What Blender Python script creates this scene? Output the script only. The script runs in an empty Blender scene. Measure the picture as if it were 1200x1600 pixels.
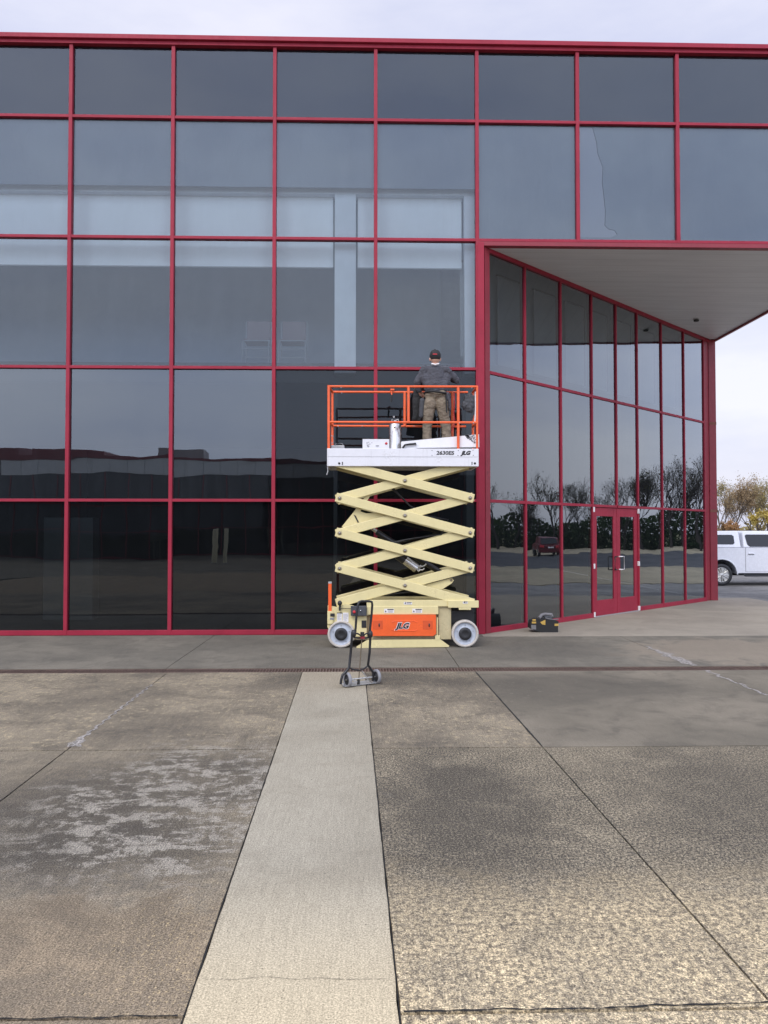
import bpy, bmesh, math, random
from mathutils import Vector, Matrix, noise as mnoise
R_ = math.radians
SC = bpy.context.scene
COL = SC.collection

# ------------------------------------------------------------------ camera
FPX, CAMH, CAMD, YAW, PITCH = 1202.0, 1.72, 12.95, R_(1.43), R_(1.48)
cam_d = bpy.data.cameras.new('camera')
cam = bpy.data.objects.new('camera', cam_d)
COL.objects.link(cam)
cam.location = (0, -CAMD, CAMH)
cam.rotation_euler = (math.pi/2 + PITCH, 0, -YAW)
cam_d.sensor_fit = 'VERTICAL'
cam_d.sensor_height = 36.0
cam_d.lens = FPX/1600.0*36.0
cam_d.clip_start = 0.05
cam_d.clip_end = 3000
SC.camera = cam

# ------------------------------------------------------------------ sky, sun, exposure
SUN_EL, SUN_AZ = R_(46), R_(205)      # behind the camera, a little to the left
SKY_N, SKY_S = (.96, .945, .955, 1), (1.80, 1.86, 1.96, 1)     # sky boosted behind the camera, round the sun, to light the facade
w = bpy.data.worlds.new('World'); SC.world = w; w.use_nodes = True
wt = w.node_tree; wt.nodes.clear()
wo = wt.nodes.new('ShaderNodeOutputWorld'); wb = wt.nodes.new('ShaderNodeBackground')
wb.inputs['Strength'].default_value = 0.1
sky = wt.nodes.new('ShaderNodeTexSky'); sky.sky_type = 'NISHITA'; sky.sun_disc = False
sky.sun_elevation = SUN_EL; sky.sun_rotation = SUN_AZ
sky.air_density = 1.5; sky.dust_density = 2.0
tc = wt.nodes.new('ShaderNodeTexCoord')
mp = wt.nodes.new('ShaderNodeMapping'); mp.inputs['Scale'].default_value = (1.0, 1.0, 3.2)
wt.links.new(tc.outputs['Generated'], mp.inputs['Vector'])
nz = wt.nodes.new('ShaderNodeTexNoise'); nz.inputs['Scale'].default_value = 1.7; nz.inputs['Detail'].default_value = 7; nz.inputs['Roughness'].default_value = .55
wt.links.new(mp.outputs[0], nz.inputs['Vector'])
cr = wt.nodes.new('ShaderNodeValToRGB'); cr.color_ramp.elements[0].position = .36; cr.color_ramp.elements[1].position = .66
cr.color_ramp.elements[0].color = (5.5, 5.95, 7.9, 1); cr.color_ramp.elements[1].color = (8.4, 8.5, 9.5, 1)
wt.links.new(nz.outputs['Fac'], cr.inputs['Fac'])
mxw = wt.nodes.new('ShaderNodeMixRGB'); mxw.inputs['Fac'].default_value = .86
wt.links.new(sky.outputs[0], mxw.inputs[1]); wt.links.new(cr.outputs[0], mxw.inputs[2])
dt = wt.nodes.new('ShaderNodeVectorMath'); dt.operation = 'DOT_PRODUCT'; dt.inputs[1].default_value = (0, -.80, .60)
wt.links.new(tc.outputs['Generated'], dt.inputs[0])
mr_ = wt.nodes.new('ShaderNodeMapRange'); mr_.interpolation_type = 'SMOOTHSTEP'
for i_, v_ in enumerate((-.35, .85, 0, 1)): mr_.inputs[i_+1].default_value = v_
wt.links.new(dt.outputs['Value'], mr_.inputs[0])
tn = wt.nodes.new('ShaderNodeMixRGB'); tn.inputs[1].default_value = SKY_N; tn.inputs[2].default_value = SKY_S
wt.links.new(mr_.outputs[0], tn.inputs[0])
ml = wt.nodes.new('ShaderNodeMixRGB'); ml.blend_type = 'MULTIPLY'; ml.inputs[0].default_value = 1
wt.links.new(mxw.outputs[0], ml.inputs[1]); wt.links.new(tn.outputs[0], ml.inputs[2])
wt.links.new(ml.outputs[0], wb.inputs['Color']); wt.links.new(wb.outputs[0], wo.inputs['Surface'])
sd = bpy.data.lights.new('sun', 'SUN'); sd.energy = 1.15; sd.angle = R_(22); sd.color = (1, .93, .82)
so = bpy.data.objects.new('sun', sd); COL.objects.link(so)
_d = Vector((math.sin(SUN_AZ)*math.cos(SUN_EL), math.cos(SUN_AZ)*math.cos(SUN_EL), math.sin(SUN_EL)))
so.rotation_euler = _d.to_track_quat('Z', 'Y').to_euler()
so.location = (-20, 30, 40)
SC.view_settings.view_transform = 'Standard'; SC.view_settings.look = 'None'
SC.view_settings.gamma = 1; SC.view_settings.exposure = 0.33
SC.render.engine = 'CYCLES'
SC.cycles.max_bounces = 8; SC.cycles.transparent_max_bounces = 12; SC.cycles.glossy_bounces = 5
SC.cycles.caustics_reflective = False; SC.cycles.caustics_refractive = False

# ------------------------------------------------------------------ measuring helpers: picture -> real place
RC = cam.rotation_euler.to_matrix(); CC = Vector(cam.location)
def ray(px, py): return RC @ Vector(((px-600)/FPX, (800-py)/FPX, -1))
def F(px, py, Y=0.0):
    v = ray(px, py); return CC + v*((Y-CC.y)/v.y)
def G(px, py, z=0.0):
    v = ray(px, py); return CC + v*((z-CC.z)/v.z)
def V(px, py, p0, ang):                     # onto the upright plane through p0 with heading ang
    n = Vector((-math.sin(ang), math.cos(ang), 0)); v = ray(px, py)
    return CC + v*((Vector(p0)-CC).dot(n)/v.dot(n))

# ------------------------------------------------------------------ mesh building
class MB:
    def __init__(s): s.v = []; s.f = []; s.sm = []
    def add(s, vs, fs, smooth=False, M=None):
        b = len(s.v)
        for p in vs:
            p = Vector(p); s.v.append(tuple(M @ p) if M is not None else tuple(p))
        for f in fs: s.f.append([b+i for i in f]); s.sm.append(smooth)
        return s
    def box(s, a, b, M=None):
        x0, x1 = sorted((a[0], b[0])); y0, y1 = sorted((a[1], b[1])); z0, z1 = sorted((a[2], b[2]))
        vs = [(x0,y0,z0),(x1,y0,z0),(x1,y1,z0),(x0,y1,z0),(x0,y0,z1),(x1,y0,z1),(x1,y1,z1),(x0,y1,z1)]
        return s.add(vs, [(0,3,2,1),(4,5,6,7),(0,1,5,4),(1,2,6,5),(2,3,7,6),(3,0,4,7)], False, M)
    def prism(s, poly, h0, h1, M=None, smooth=False):     # poly in local xy, extruded in z
        n = len(poly)
        ar = sum(poly[i][0]*poly[(i+1)%n][1]-poly[(i+1)%n][0]*poly[i][1] for i in range(n))
        if ar < 0: poly = poly[::-1]
        vs = [(p[0],p[1],h0) for p in poly]+[(p[0],p[1],h1) for p in poly]
        s.add(vs, [tuple(range(n))[::-1], tuple(range(n,2*n))], False, M)
        s.add(vs, [(i,(i+1)%n,n+(i+1)%n,n+i) for i in range(n)], smooth, M)
        return s
    def sheet(s, poly, M=None): return s.add(poly, [tuple(range(len(poly)))], False, M)
    def tube(s, pts, r, n=8, cap=True, smooth=True, M=None):
        pts = [Vector(p) for p in pts]; rs = r if isinstance(r, (list, tuple)) else [r]*len(pts)
        vs = []; fs = []; up = None
        for i, p in enumerate(pts):
            d = (pts[min(i+1, len(pts)-1)]-pts[max(i-1, 0)])
            d = d.normalized() if d.length > 1e-9 else Vector((0,0,1))
            if up is None: up = Vector((0,0,1)) if abs(d.z) < .9 else Vector((1,0,0))
            a = d.cross(up)
            if a.length < 1e-6: a = d.cross(Vector((0,1,0)))
            a.normalize(); b = d.cross(a).normalized(); up = -b if False else up
            for k in range(n):
                t = 2*math.pi*k/n; vs.append(p + (a*math.cos(t)+b*math.sin(t))*rs[i])
        for i in range(len(pts)-1):
            for k in range(n):
                fs.append((i*n+k, i*n+(k+1)%n, (i+1)*n+(k+1)%n, (i+1)*n+k))
        s.add(vs, fs, smooth, M)
        if cap:
            m = (len(pts)-1)*n
            s.add(vs, [tuple(range(n))[::-1], tuple(m+k for k in range(n))], False, M)
        return s
    def lathe(s, prof, n=24, M=None, smooth=True, ring=False):        # prof [(r,h)...] round local z
        vs = []; fs = []
        if ring: prof = list(prof)+[prof[0]]
        for r, h in prof:
            for k in range(n):
                t = 2*math.pi*k/n; vs.append((r*math.cos(t), r*math.sin(t), h))
        for i in range(len(prof)-1):
            for k in range(n): fs.append((i*n+k, i*n+(k+1)%n, (i+1)*n+(k+1)%n, (i+1)*n+k))
        s.add(vs, fs, smooth, M)
        m = (len(prof)-1)*n
        if ring: return s
        if prof[0][0] > 1e-4: s.add(vs, [tuple(range(n))[::-1]], False, M)
        if prof[-1][0] > 1e-4: s.add(vs, [tuple(m+k for k in range(n))], False, M)
        return s
    def ball(s, c, r, n=14, m=9, M=None):
        r = r if isinstance(r, (list, tuple)) else (r, r, r)
        vs = []; fs = []
        for i in range(m+1):
            a = math.pi*i/m
            for k in range(n):
                t = 2*math.pi*k/n
                vs.append((c[0]+r[0]*math.sin(a)*math.cos(t), c[1]+r[1]*math.sin(a)*math.sin(t), c[2]+r[2]*math.cos(a)))
        for i in range(m):
            for k in range(n): fs.append((i*n+k, (i+1)*n+k, (i+1)*n+(k+1)%n, i*n+(k+1)%n))
        return s.add(vs, fs, True, M)
    def obj(s, name, mat, parent=None, bevel=0, loc=None):
        me = bpy.data.meshes.new(name); off = Vector(loc) if loc is not None else Vector((0,0,0))
        me.from_pydata([tuple(Vector(p)-off) for p in s.v], [], s.f)
        for p, sm in zip(me.polygons, s.sm): p.use_smooth = sm
        me.validate()
        o = bpy.data.objects.new(name, me); COL.objects.link(o); me.materials.append(mat)
        if loc is not None: o.location = loc
        if parent is not None:
            o.parent = parent
            # geometry was given in world coordinates: parents are Empties without rotation
            pl = Vector((0,0,0)); q = parent
            while q is not None: pl += Vector(q.location); q = q.parent
            if loc is None:
                for v in me.vertices: v.co = v.co - pl
            else: o.location = off - pl
        if bevel:
            b = o.modifiers.new('b', 'BEVEL'); b.width = bevel; b.segments = 2; b.limit_method = 'ANGLE'; b.angle_limit = R_(40)
        return o
def tag(o, label=None, cat=None, group=None, kind=None):
    if label: o['label'] = label
    if cat: o['category'] = cat
    if group: o['group'] = group
    if kind: o['kind'] = kind
    return o
def empty(name, loc, label, cat, group=None):
    o = bpy.data.objects.new(name, None); COL.objects.link(o); o.location = loc; o.empty_display_size = .2
    return tag(o, label, cat, group)
def basis(o, x, y, z):
    return Matrix(((x[0],y[0],z[0],o[0]),(x[1],y[1],z[1],o[1]),(x[2],y[2],z[2],o[2]),(0,0,0,1)))
FACE = lambda Y: basis((0,Y,0), (1,0,0), (0,0,1), (0,-1,0))   # local xy -> world XZ, local z towards the camera

def lettering(s, size, M, name, mat, parent, shear=0.0, offset=0.0, depth=.0015, sx=1.0):
    cu = bpy.data.curves.new(name, 'FONT'); cu.body = s; cu.size = size; cu.shear = shear; cu.offset = offset
    cu.extrude = depth; cu.align_x = 'CENTER'; cu.align_y = 'CENTER'; cu.resolution_u = 3
    t = bpy.data.objects.new('tmp_text', cu); COL.objects.link(t)
    dg = bpy.context.evaluated_depsgraph_get(); me = bpy.data.meshes.new_from_object(t.evaluated_get(dg))
    bpy.data.objects.remove(t)
    b = MB(); b.add([(v.co.x*sx, v.co.y, v.co.z) for v in me.vertices], [tuple(p.vertices) for p in me.polygons], False, M)
    return b.obj(name, mat, parent)

# ------------------------------------------------------------------ materials
class T:
    def __init__(s, name):
        s.m = bpy.data.materials.new(name); s.m.use_nodes = True; s.t = s.m.node_tree; s.t.nodes.clear()
        s.out = s.t.nodes.new('ShaderNodeOutputMaterial')
    def n(s, typ, ins=None, **props):
        nd = s.t.nodes.new('ShaderNode'+typ)
        for k, v in props.items(): setattr(nd, k, v)
        for k, v in (ins or {}).items():
            sk = nd.inputs[k]
            if isinstance(v, bpy.types.NodeSocket): s.t.links.new(v, sk)
            else:
                if isinstance(v, (tuple, list)) and len(v) == 3 and sk.type == 'RGBA': v = (*v, 1)
                sk.default_value = v
        return nd
    def math(s, op, a, b=0.0, c=0.0, clamp=False): return s.n('Math', {0:a, 1:b, 2:c}, operation=op, use_clamp=clamp).outputs[0]
    def noise(s, vec, sc, det=4, ro=.55, dist=0.0): return s.n('TexNoise', {'Vector':vec, 'Scale':sc, 'Detail':det, 'Roughness':ro, 'Distortion':dist}).outputs['Fac']
    def mapr(s, v, a, b, c=0.0, d=1.0, smooth=True): return s.n('MapRange', {0:v, 1:a, 2:b, 3:c, 4:d}, interpolation_type='SMOOTHSTEP' if smooth else 'LINEAR').outputs[0]
    def mix(s, f, a, b, mode='MIX'): return s.n('MixRGB', {0:f, 1:a, 2:b}, blend_type=mode).outputs[0]
    def scale(s, vec, sc): return s.n('Mapping', {'Vector':vec, 'Scale':sc}).outputs[0]
    def obj(s): return s.n('TexCoord').outputs['Object']
    def pos(s): return s.n('NewGeometry').outputs['Position']
    def pbr(s, **ins):
        d = {}
        for k, v in ins.items(): d[k.replace('_', ' ')] = v
        b = s.n('BsdfPrincipled', d); s.t.links.new(b.outputs[0], s.out.inputs['Surface']); return b
    def bump(s, h, strength=.3, dist=.01): return s.n('Bump', {'Height':h, 'Strength':strength, 'Distance':dist}).outputs[0]

def paint(name, c, rough=.4, metal=0.0, var=.12, sc=6.0, dirt=0.0, dirtc=(.12,.1,.08), bump=.05, coat=0.0, spec=.5):
    t = T(name); p = t.pos()
    n1 = t.noise(p, sc, 5, .6); n2 = t.noise(p, sc*9, 3, .6)
    k = t.mapr(n1, .3, .7, 1-var, 1+var, False)
    col = t.mix(1.0, c, t.n('CombineColor', {0:k,1:k,2:k}).outputs[0], 'MULTIPLY')
    if dirt:
        m = t.math('MULTIPLY', t.mapr(n1, .5, .68), t.mapr(n2, .4, .62))
        col = t.mix(t.math('MULTIPLY', m, dirt), col, dirtc)
        stk = t.mapr(t.noise(t.scale(p, (26, 26, 1.6)), 1.0, 5, .7), .56, .72, 0, dirt*.7); col = t.mix(stk, col, dirtc)
        scf = t.mapr(t.noise(p, 38, 6, .85), .64, .70, 0, min(1, dirt*1.6)); col = t.mix(scf, col, dirtc)
    ro = t.mapr(n2, .3, .7, rough-.07, rough+.1, False)
    t.pbr(Base_Color=col, Roughness=ro, Metallic=metal, Coat_Weight=coat, Specular_IOR_Level=spec, Normal=t.bump(n2, bump, .004))
    return t.m

RED = paint('red_frame_paint', (.31,.023,.046), .5, var=.14, sc=2.2, dirt=.3, dirtc=(.2,.03,.04), spec=.25)
REDDARK = paint('red_trim_paint', (.24,.018,.032), .45, var=.16, sc=2.0, dirt=.35, dirtc=(.10,.025,.025))
CREAM = paint('cream_machine_paint', (.69,.60,.31), .45, var=.07, sc=5, dirt=.28, dirtc=(.42,.33,.18), coat=.15)
CREAMD = paint('cream_grimy_paint', (.50,.43,.25), .5, var=.15, sc=7, dirt=.5, dirtc=(.28,.22,.12))
ORANGE = paint('orange_machine_paint', (.80,.115,.022), .4, var=.09, sc=5, dirt=.25, dirtc=(.5,.08,.03), coat=.2)
WHITE = paint('white_machine_paint', (.71,.71,.74), .45, var=.06, sc=4, dirt=.5, dirtc=(.5,.49,.5))
CARD = paint('white_carton', (.80,.80,.82), .6, var=.04, sc=5, dirt=.15, dirtc=(.55,.55,.55))
BLACK = paint('black_plastic', (.018,.018,.02), .45, var=.2, sc=9)
BLACKT = paint('black_steel_tube', (.012,.012,.014), .35, var=.2, sc=9)
INK = paint('black_ink', (.012,.012,.014), .6, var=.0)
GREYP = paint('grey_rubber', (.24,.24,.255), .6, var=.1, sc=12, dirt=.4, dirtc=(.16,.15,.14))
TYRE = paint('pale_solid_tyre', (.50,.46,.41), .7, var=.12, sc=14, dirt=.7, dirtc=(.28,.23,.18))
HUB = paint('blue_grey_wheel', (.46,.50,.57), .45, var=.1, sc=10, dirt=.4, dirtc=(.3,.31,.33))
STEEL = paint('brushed_steel', (.62,.61,.58), .28, metal=1.0, var=.12, sc=8, bump=.1)
GALV = paint('dull_grey_metal', (.42,.42,.42), .5, metal=.4, var=.15, sc=9, dirt=.3)
PINM = paint('grimy_pin_steel', (.20,.16,.11), .45, metal=.6, var=.2, sc=30)
CHROME = paint('chrome', (.8,.8,.8), .15, metal=1.0, var=.03)
RUST = paint('rusty_iron', (.125,.080,.062), .8, var=.35, sc=9, dirt=.8, dirtc=(.045,.028,.024), bump=.4)
DARK = paint('dark_void', (.012,.012,.012), .9, var=.2)
LABEL = paint('decal_white', (.74,.72,.72), .5, var=.03)
LABELG = paint('decal_print', (.30,.30,.32), .6, var=.2, sc=60)
REDINK = paint('red_ink', (.55,.03,.04), .5, var=.05)
POSTC = paint('cream_post_paint', (.80,.74,.50), .6, var=.1, sc=5)
YELLOW = paint('yellow_nylon', (.50,.32,.07), .7, var=.15, sc=20)
BAGBLK = paint('black_nylon', (.016,.016,.017), .75, var=.25, sc=25, bump=.3)
BAGGREY = paint('dark_grey_canvas', (.06,.063,.07), .8, var=.25, sc=25, bump=.3)
SOFTG = paint('light_grey_canvas', (.17,.165,.17), .8, var=.15, sc=20)

def cloth(name, c, sc=9):
    t = T(name); p = t.obj()
    n1 = t.noise(t.scale(p, (1.0,1.0,1.7)), sc, 4, .55, .6); n2 = t.noise(p, 130, 2)
    k = t.mapr(n1, .3, .7, .86, 1.12, False)
    col = t.mix(1.0, c, t.n('CombineColor', {0:k,1:k,2:k}).outputs[0], 'MULTIPLY')
    h = t.math('ADD', n1, t.math('MULTIPLY', n2, .05))
    t.pbr(Base_Color=col, Roughness=.9, Specular_IOR_Level=.2, Normal=t.bump(h, .9, .035))
    return t.m
SHIRT = cloth('grey_jersey', (.082,.083,.096)); PANTS = cloth('khaki_canvas', (.235,.195,.145), 11)
def skin():
    t = T('skin'); n1 = t.noise(t.obj(), 12, 3)
    t.pbr(Base_Color=t.mix(n1, (.52,.29,.21), (.62,.38,.28)), Roughness=.5, Subsurface_Weight=.1, Subsurface_Radius=(.02,.008,.004)); return t.m
SKIN = skin()

def concrete(name, kind):
    t = T(name); p = t.pos()
    xyz = t.n('SeparateXYZ', {0:p}); X, Y = xyz.outputs[0], xyz.outputs[1]
    big = t.noise(p, .7, 5, .6, .4); mid = t.noise(p, 2.6, 7, .68, .6); flk = t.noise(t.scale(p, (1, .75, 1)), 15, 7, .78, .2)
    fine = t.noise(p, 130, 4, .7); grain = t.noise(p, 330, 3, .7)
    broom = t.noise(t.scale(p, (110, 3.2, 1)), 1.0, 3, .6)
    warp = t.math('MULTIPLY', t.math('SUBTRACT', t.math('ADD', t.math('MULTIPLY', mid, .65), t.math('MULTIPLY', big, .35)), .5), 3.2)
    def region(cx, cy, rx, ry, soft=.8):
        dx = t.math('DIVIDE', t.math('SUBTRACT', X, cx), rx); dy = t.math('DIVIDE', t.math('SUBTRACT', Y, cy), ry)
        r = t.math('SQRT', t.math('ADD', t.math('MULTIPLY', dx, dx), t.math('MULTIPLY', dy, dy)))
        return t.mapr(t.math('ADD', r, warp), 1-soft*.5, 1+soft*.5, 1, 0)
    if kind == 'strip':
        col = t.mix(t.mapr(big, .35, .65), (.41,.385,.335), (.50,.475,.42))
        col = t.mix(t.math('MULTIPLY', t.mapr(mid, .48, .72), .5), col, (.35,.325,.28))
        col = t.mix(t.mapr(Y, -8.8, -10.4), col, (.60,.53,.405))  # stronger, warmer light near the camera painted into the strip
        col = t.mix(t.math('MULTIPLY', t.mapr(Y, -5.6, -3.6), .6), col, (.44,.39,.32))
        col = t.mix(t.math('MULTIPLY', t.mapr(flk, .55, .7), .22), col, (.27,.24,.2))
        spk, br, bs = .42, .10, .35
    elif kind == 'smooth':
        col = t.mix(t.mapr(big, .35, .65), (.205,.19,.165), (.29,.265,.23))
        col = t.mix(t.math('MULTIPLY', t.mapr(mid, .45, .7), .65), col, (.14,.13,.118))
        col = t.mix(t.math('MULTIPLY', region(2.3,-4.3,1.1,.8), .6), col, (.115,.108,.10))
        col = t.mix(t.math('MULTIPLY', t.mapr(flk, .58, .66), .35), col, (.40,.38,.34))
        spk, br, bs = .3, .06, .3
    elif kind == 'entry':
        col = t.mix(t.mapr(big, .35, .65), (.35,.325,.30), (.43,.40,.365))
        col = t.mix(t.math('MULTIPLY', t.mapr(mid, .48, .7), .4), col, (.29,.265,.245))
        spk, br, bs = .15, .03, .2
    elif kind == 'apron':
        col = t.mix(t.mapr(big, .35, .65), (.175,.168,.155), (.245,.232,.21))
        col = t.mix(t.math('MULTIPLY', t.mapr(mid, .45, .68), .6), col, (.135,.13,.122))
        col = t.mix(t.math('MULTIPLY', region(5.6,-1.9,1.9,1.2,.6), .7), col, (.33,.29,.25))
        col = t.mix(t.math('MULTIPLY', region(2.6,-1.7,1.0,.9), .5), col, (.11,.105,.10))
        col = t.mix(t.math('MULTIPLY', t.mapr(flk, .56, .66), .3), col, (.33,.31,.28))
        spk, br, bs = .3, .10, .3
    else:                                                     # weathered
        col = t.mix(t.mapr(big, .36, .64), (.185,.165,.14), (.30,.265,.215))
        col = t.mix(t.math('MULTIPLY', t.mapr(mid, .46, .66), .5), col, (.115,.105,.095))
        tan = t.math('MULTIPLY', t.mapr(flk, .50, .64), t.mapr(big, .38, .62, .25, .9))
        col = t.mix(t.math('MULTIPLY', tan, t.mapr(Y, -6.9, -6.6, .35, .9)), col, (.50,.43,.31))
        # pale, coarse aggregate showing on the right
        pit = t.mapr(t.math('ADD', t.math('MULTIPLY', t.noise(t.scale(p, (1, .7, 1)), 75, 6, .82, .1), .88), t.math('MULTIPLY', mid, .12)), .47, .54)
        rgt = t.mapr(X, -.2, .15)
        low = t.mapr(Y, -6.7, -6.9)
        rl = t.math('MULTIPLY', rgt, low)
        col = t.mix(t.math('MULTIPLY', rl, .85), col, t.mix(pit, (.060,.056,.053), (.44,.39,.305)))
        # dark blotches
        dk = t.math('MAXIMUM', t.math('MULTIPLY', region(.62,-8.2,.55,1.0,1.3), 1.0), region(-1.9,-8.5,1.5,.55,.9))
        dk = t.math('MAXIMUM', dk, t.math('MULTIPLY', region(2.5,-8.0,.8,1.1,1.3), .7))
        dk = t.math('MAXIMUM', dk, region(-1.2,-7.6,1.0,.7,.8))
        dk = t.math('MAXIMUM', dk, t.math('MULTIPLY', region(.2,-3.9,1.3,.45,.8), .8))
        col = t.mix(t.math('MULTIPLY', dk, t.mapr(fine, .3, .75, .85, .35)), col, (.065,.061,.058))
        # white scale left by standing water
        sc2 = t.math('ADD', t.math('MULTIPLY', t.noise(t.scale(p, (1.15, .85, 1)), 6.5, 14, .80, .25), .55), t.math('MULTIPLY', t.noise(t.scale(p, (.7, 1.8, 1)), 4.5, 8, .7, .8), .45))
        wh = t.math('MULTIPLY', t.mapr(sc2, .485, .54), region(-1.1,-7.95,.85,1.2,.9))
        col = t.mix(t.math('MULTIPLY', wh, t.mapr(fine, .35, .6, .4, .9)), col, (.42,.40,.375))
        # yellowish blotches nearest the camera, with brighter, warmer light painted into the colour
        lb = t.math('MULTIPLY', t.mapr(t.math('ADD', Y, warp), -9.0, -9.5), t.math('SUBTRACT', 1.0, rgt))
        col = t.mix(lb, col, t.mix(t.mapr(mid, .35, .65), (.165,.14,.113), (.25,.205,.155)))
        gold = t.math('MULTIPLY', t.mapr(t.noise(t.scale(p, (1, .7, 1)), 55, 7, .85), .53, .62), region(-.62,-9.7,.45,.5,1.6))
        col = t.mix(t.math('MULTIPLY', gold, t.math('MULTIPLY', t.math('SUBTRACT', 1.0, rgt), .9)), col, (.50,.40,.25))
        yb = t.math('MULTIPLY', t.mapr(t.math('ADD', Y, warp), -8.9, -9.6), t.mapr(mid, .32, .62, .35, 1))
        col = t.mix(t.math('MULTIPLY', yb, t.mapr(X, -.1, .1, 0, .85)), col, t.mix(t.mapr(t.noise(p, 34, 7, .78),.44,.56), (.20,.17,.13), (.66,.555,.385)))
        spk, br, bs = .75, .16, .8
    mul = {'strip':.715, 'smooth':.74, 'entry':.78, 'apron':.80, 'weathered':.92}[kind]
    mv = t.mapr(Y, -8.6, -10.2, mul, {'strip':.90, 'weathered':1.36}.get(kind, mul))  # painted light: strip and weathered slabs gain brightness towards the camera
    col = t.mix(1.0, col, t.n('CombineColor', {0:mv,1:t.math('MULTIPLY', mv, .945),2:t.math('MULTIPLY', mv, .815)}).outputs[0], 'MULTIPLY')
    if kind == 'weathered':
        cl = t.math('MULTIPLY', t.mapr(t.noise(t.scale(p, (1, .8, 1)), 24, 7, .88), .51, .565), t.mapr(mid, .36, .56))
        col = t.mix(t.math('MULTIPLY', cl, t.mapr(X, -.2, .15, .35, .5)), col, (.055,.05,.047))
    g = t.mapr(fine, .34, .66, 1-spk, 1+spk, False); g2 = t.mapr(grain, .3, .7, 1-spk*.6, 1+spk*.6, False)
    b2 = t.mapr(broom, .3, .7, 1-br, 1+br, False)
    k = t.math('MULTIPLY', t.math('MULTIPLY', g, g2), b2)
    col = t.mix(1.0, col, t.n('CombineColor', {0:k,1:k,2:k}).outputs[0], 'MULTIPLY')
    hole = t.mapr(t.noise(p, 48, 4, .6), .30, .335, .35, 1)
    col = t.mix(1.0, col, t.n('CombineColor', {0:hole,1:hole,2:hole}).outputs[0], 'MULTIPLY')
    h = t.math('ADD', t.math('ADD', fine, t.math('MULTIPLY', grain, .5)), t.math('MULTIPLY', broom, .4))
    t.pbr(Base_Color=col, Roughness=.92, Specular_IOR_Level=.25, Normal=t.bump(h, bs, .006))
    return t.m
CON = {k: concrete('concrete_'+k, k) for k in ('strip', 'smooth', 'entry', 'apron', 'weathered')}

def ground_mat(name, a, b, sc=1.0, spk=.3, bump=.4):
    t = T(name); p = t.pos(); n1 = t.noise(p, .25*sc, 6, .6); n2 = t.noise(p, 3*sc, 6, .7); n3 = t.noise(p, 60*sc, 3, .7)
    col = t.mix(t.mapr(n1, .35, .65), a, b)
    k = t.math('MULTIPLY', t.mapr(n2, .3, .7, 1-spk, 1+spk, False), t.mapr(n3, .3, .7, 1-spk, 1+spk, False))
    col = t.mix(1.0, col, t.n('CombineColor', {0:k,1:k,2:k}).outputs[0], 'MULTIPLY')
    t.pbr(Base_Color=col, Roughness=.95, Specular_IOR_Level=.2, Normal=t.bump(n3, bump, .01)); return t.m
ASPH = ground_mat('worn_asphalt', (.15,.143,.137), (.24,.23,.215))
ROADM = ground_mat('road_asphalt', (.05,.052,.056), (.075,.075,.078))
DRYG = ground_mat('dry_grass', (.27,.235,.165), (.34,.29,.20), 1, .25)
GREENG = ground_mat('dull_grass', (.10,.11,.05), (.17,.15,.08), 1, .3)

def glass(name, R0, Tc, gl=(.88,.95,1.0), wav=.0014, rough=0.0, haze=.03, hz=(.50,.57,.66)):
    t = T(name); p = t.pos(); rnd = t.n('ObjectInfo').outputs['Random']
    v = t.n('VectorMath', {0:p, 1:t.n('CombineXYZ', {0:t.math('MULTIPLY', rnd, 50.0)}).outputs[0]}, operation='ADD').outputs[0]
    h = t.math('ADD', t.noise(v, 1.1, 1, .4), t.math('MULTIPLY', t.noise(t.scale(v, (.5,.5,2.0)), 3.0, 1, .4), .22))
    wn = t.n('TexWhiteNoise', {'W':rnd}, noise_dimensions='1D').outputs['Color']       # every pane sits at its own slight tilt
    tl = t.n('VectorMath', {0:t.n('VectorMath', {0:wn, 1:(.5,.5,.5)}, operation='SUBTRACT').outputs[0], 3:.007}, operation='SCALE').outputs[0]
    nm = t.n('VectorMath', {0:t.n('VectorMath', {0:t.n('NewGeometry').outputs['Normal'], 1:tl}, operation='ADD').outputs[0]}, operation='NORMALIZE').outputs[0]
    nrm = t.n('Bump', {'Height':h, 'Strength':1.0, 'Distance':wav, 'Normal':nm}).outputs[0]
    fr = t.n('Fresnel', {'IOR':1.5}).outputs[0]
    fac = t.math('MULTIPLY', fr, R0/.04, clamp=True)
    g = t.n('BsdfGlossy', {'Color':gl, 'Roughness':rough, 'Normal':nrm}); tr = t.n('BsdfTransparent', {'Color':Tc})
    mx = t.n('MixShader', {0:fac, 1:tr.outputs[0], 2:g.outputs[0]})
    st = t.mapr(t.noise(t.scale(v, (5, 5, .6)), 2.0, 6, .7),   .4, .75, .8, 1.25); sp = t.mapr(t.noise(v, 9, 6, .8), .66, .74, 0, 1.5)   # dust and rain streaks
    df = t.n('BsdfDiffuse', {'Color':hz})
    m2 = t.n('MixShader', {0:t.math('MULTIPLY', t.math('ADD', st, sp), haze), 1:mx.outputs[0], 2:df.outputs[0]}); t.t.links.new(m2.outputs[0], t.out.inputs['Surface'])
    return t.m
GL_HI = glass('tinted_glass_upper', .070, (.88,.95,.97), haze=.045)
GL_TOP = glass('tinted_glass_top', .075, (.5,.55,.6), haze=.015)
GL_FILM = glass('filmed_glass', .125, (.36,.40,.42), haze=.02)
GL_PLAIN = glass('plain_dark_glass', .034, (.30,.33,.35), haze=.012)
GL_LOW = glass('ground_floor_glass', .075, (.26,.29,.29), haze=.008)
GL_WALL = glass('entrance_glass', .14, (.50,.54,.55), wav=.0018, haze=.012)
GL_CAR = glass('vehicle_glass', .06, (.05,.05,.055), wav=.0)

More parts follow.
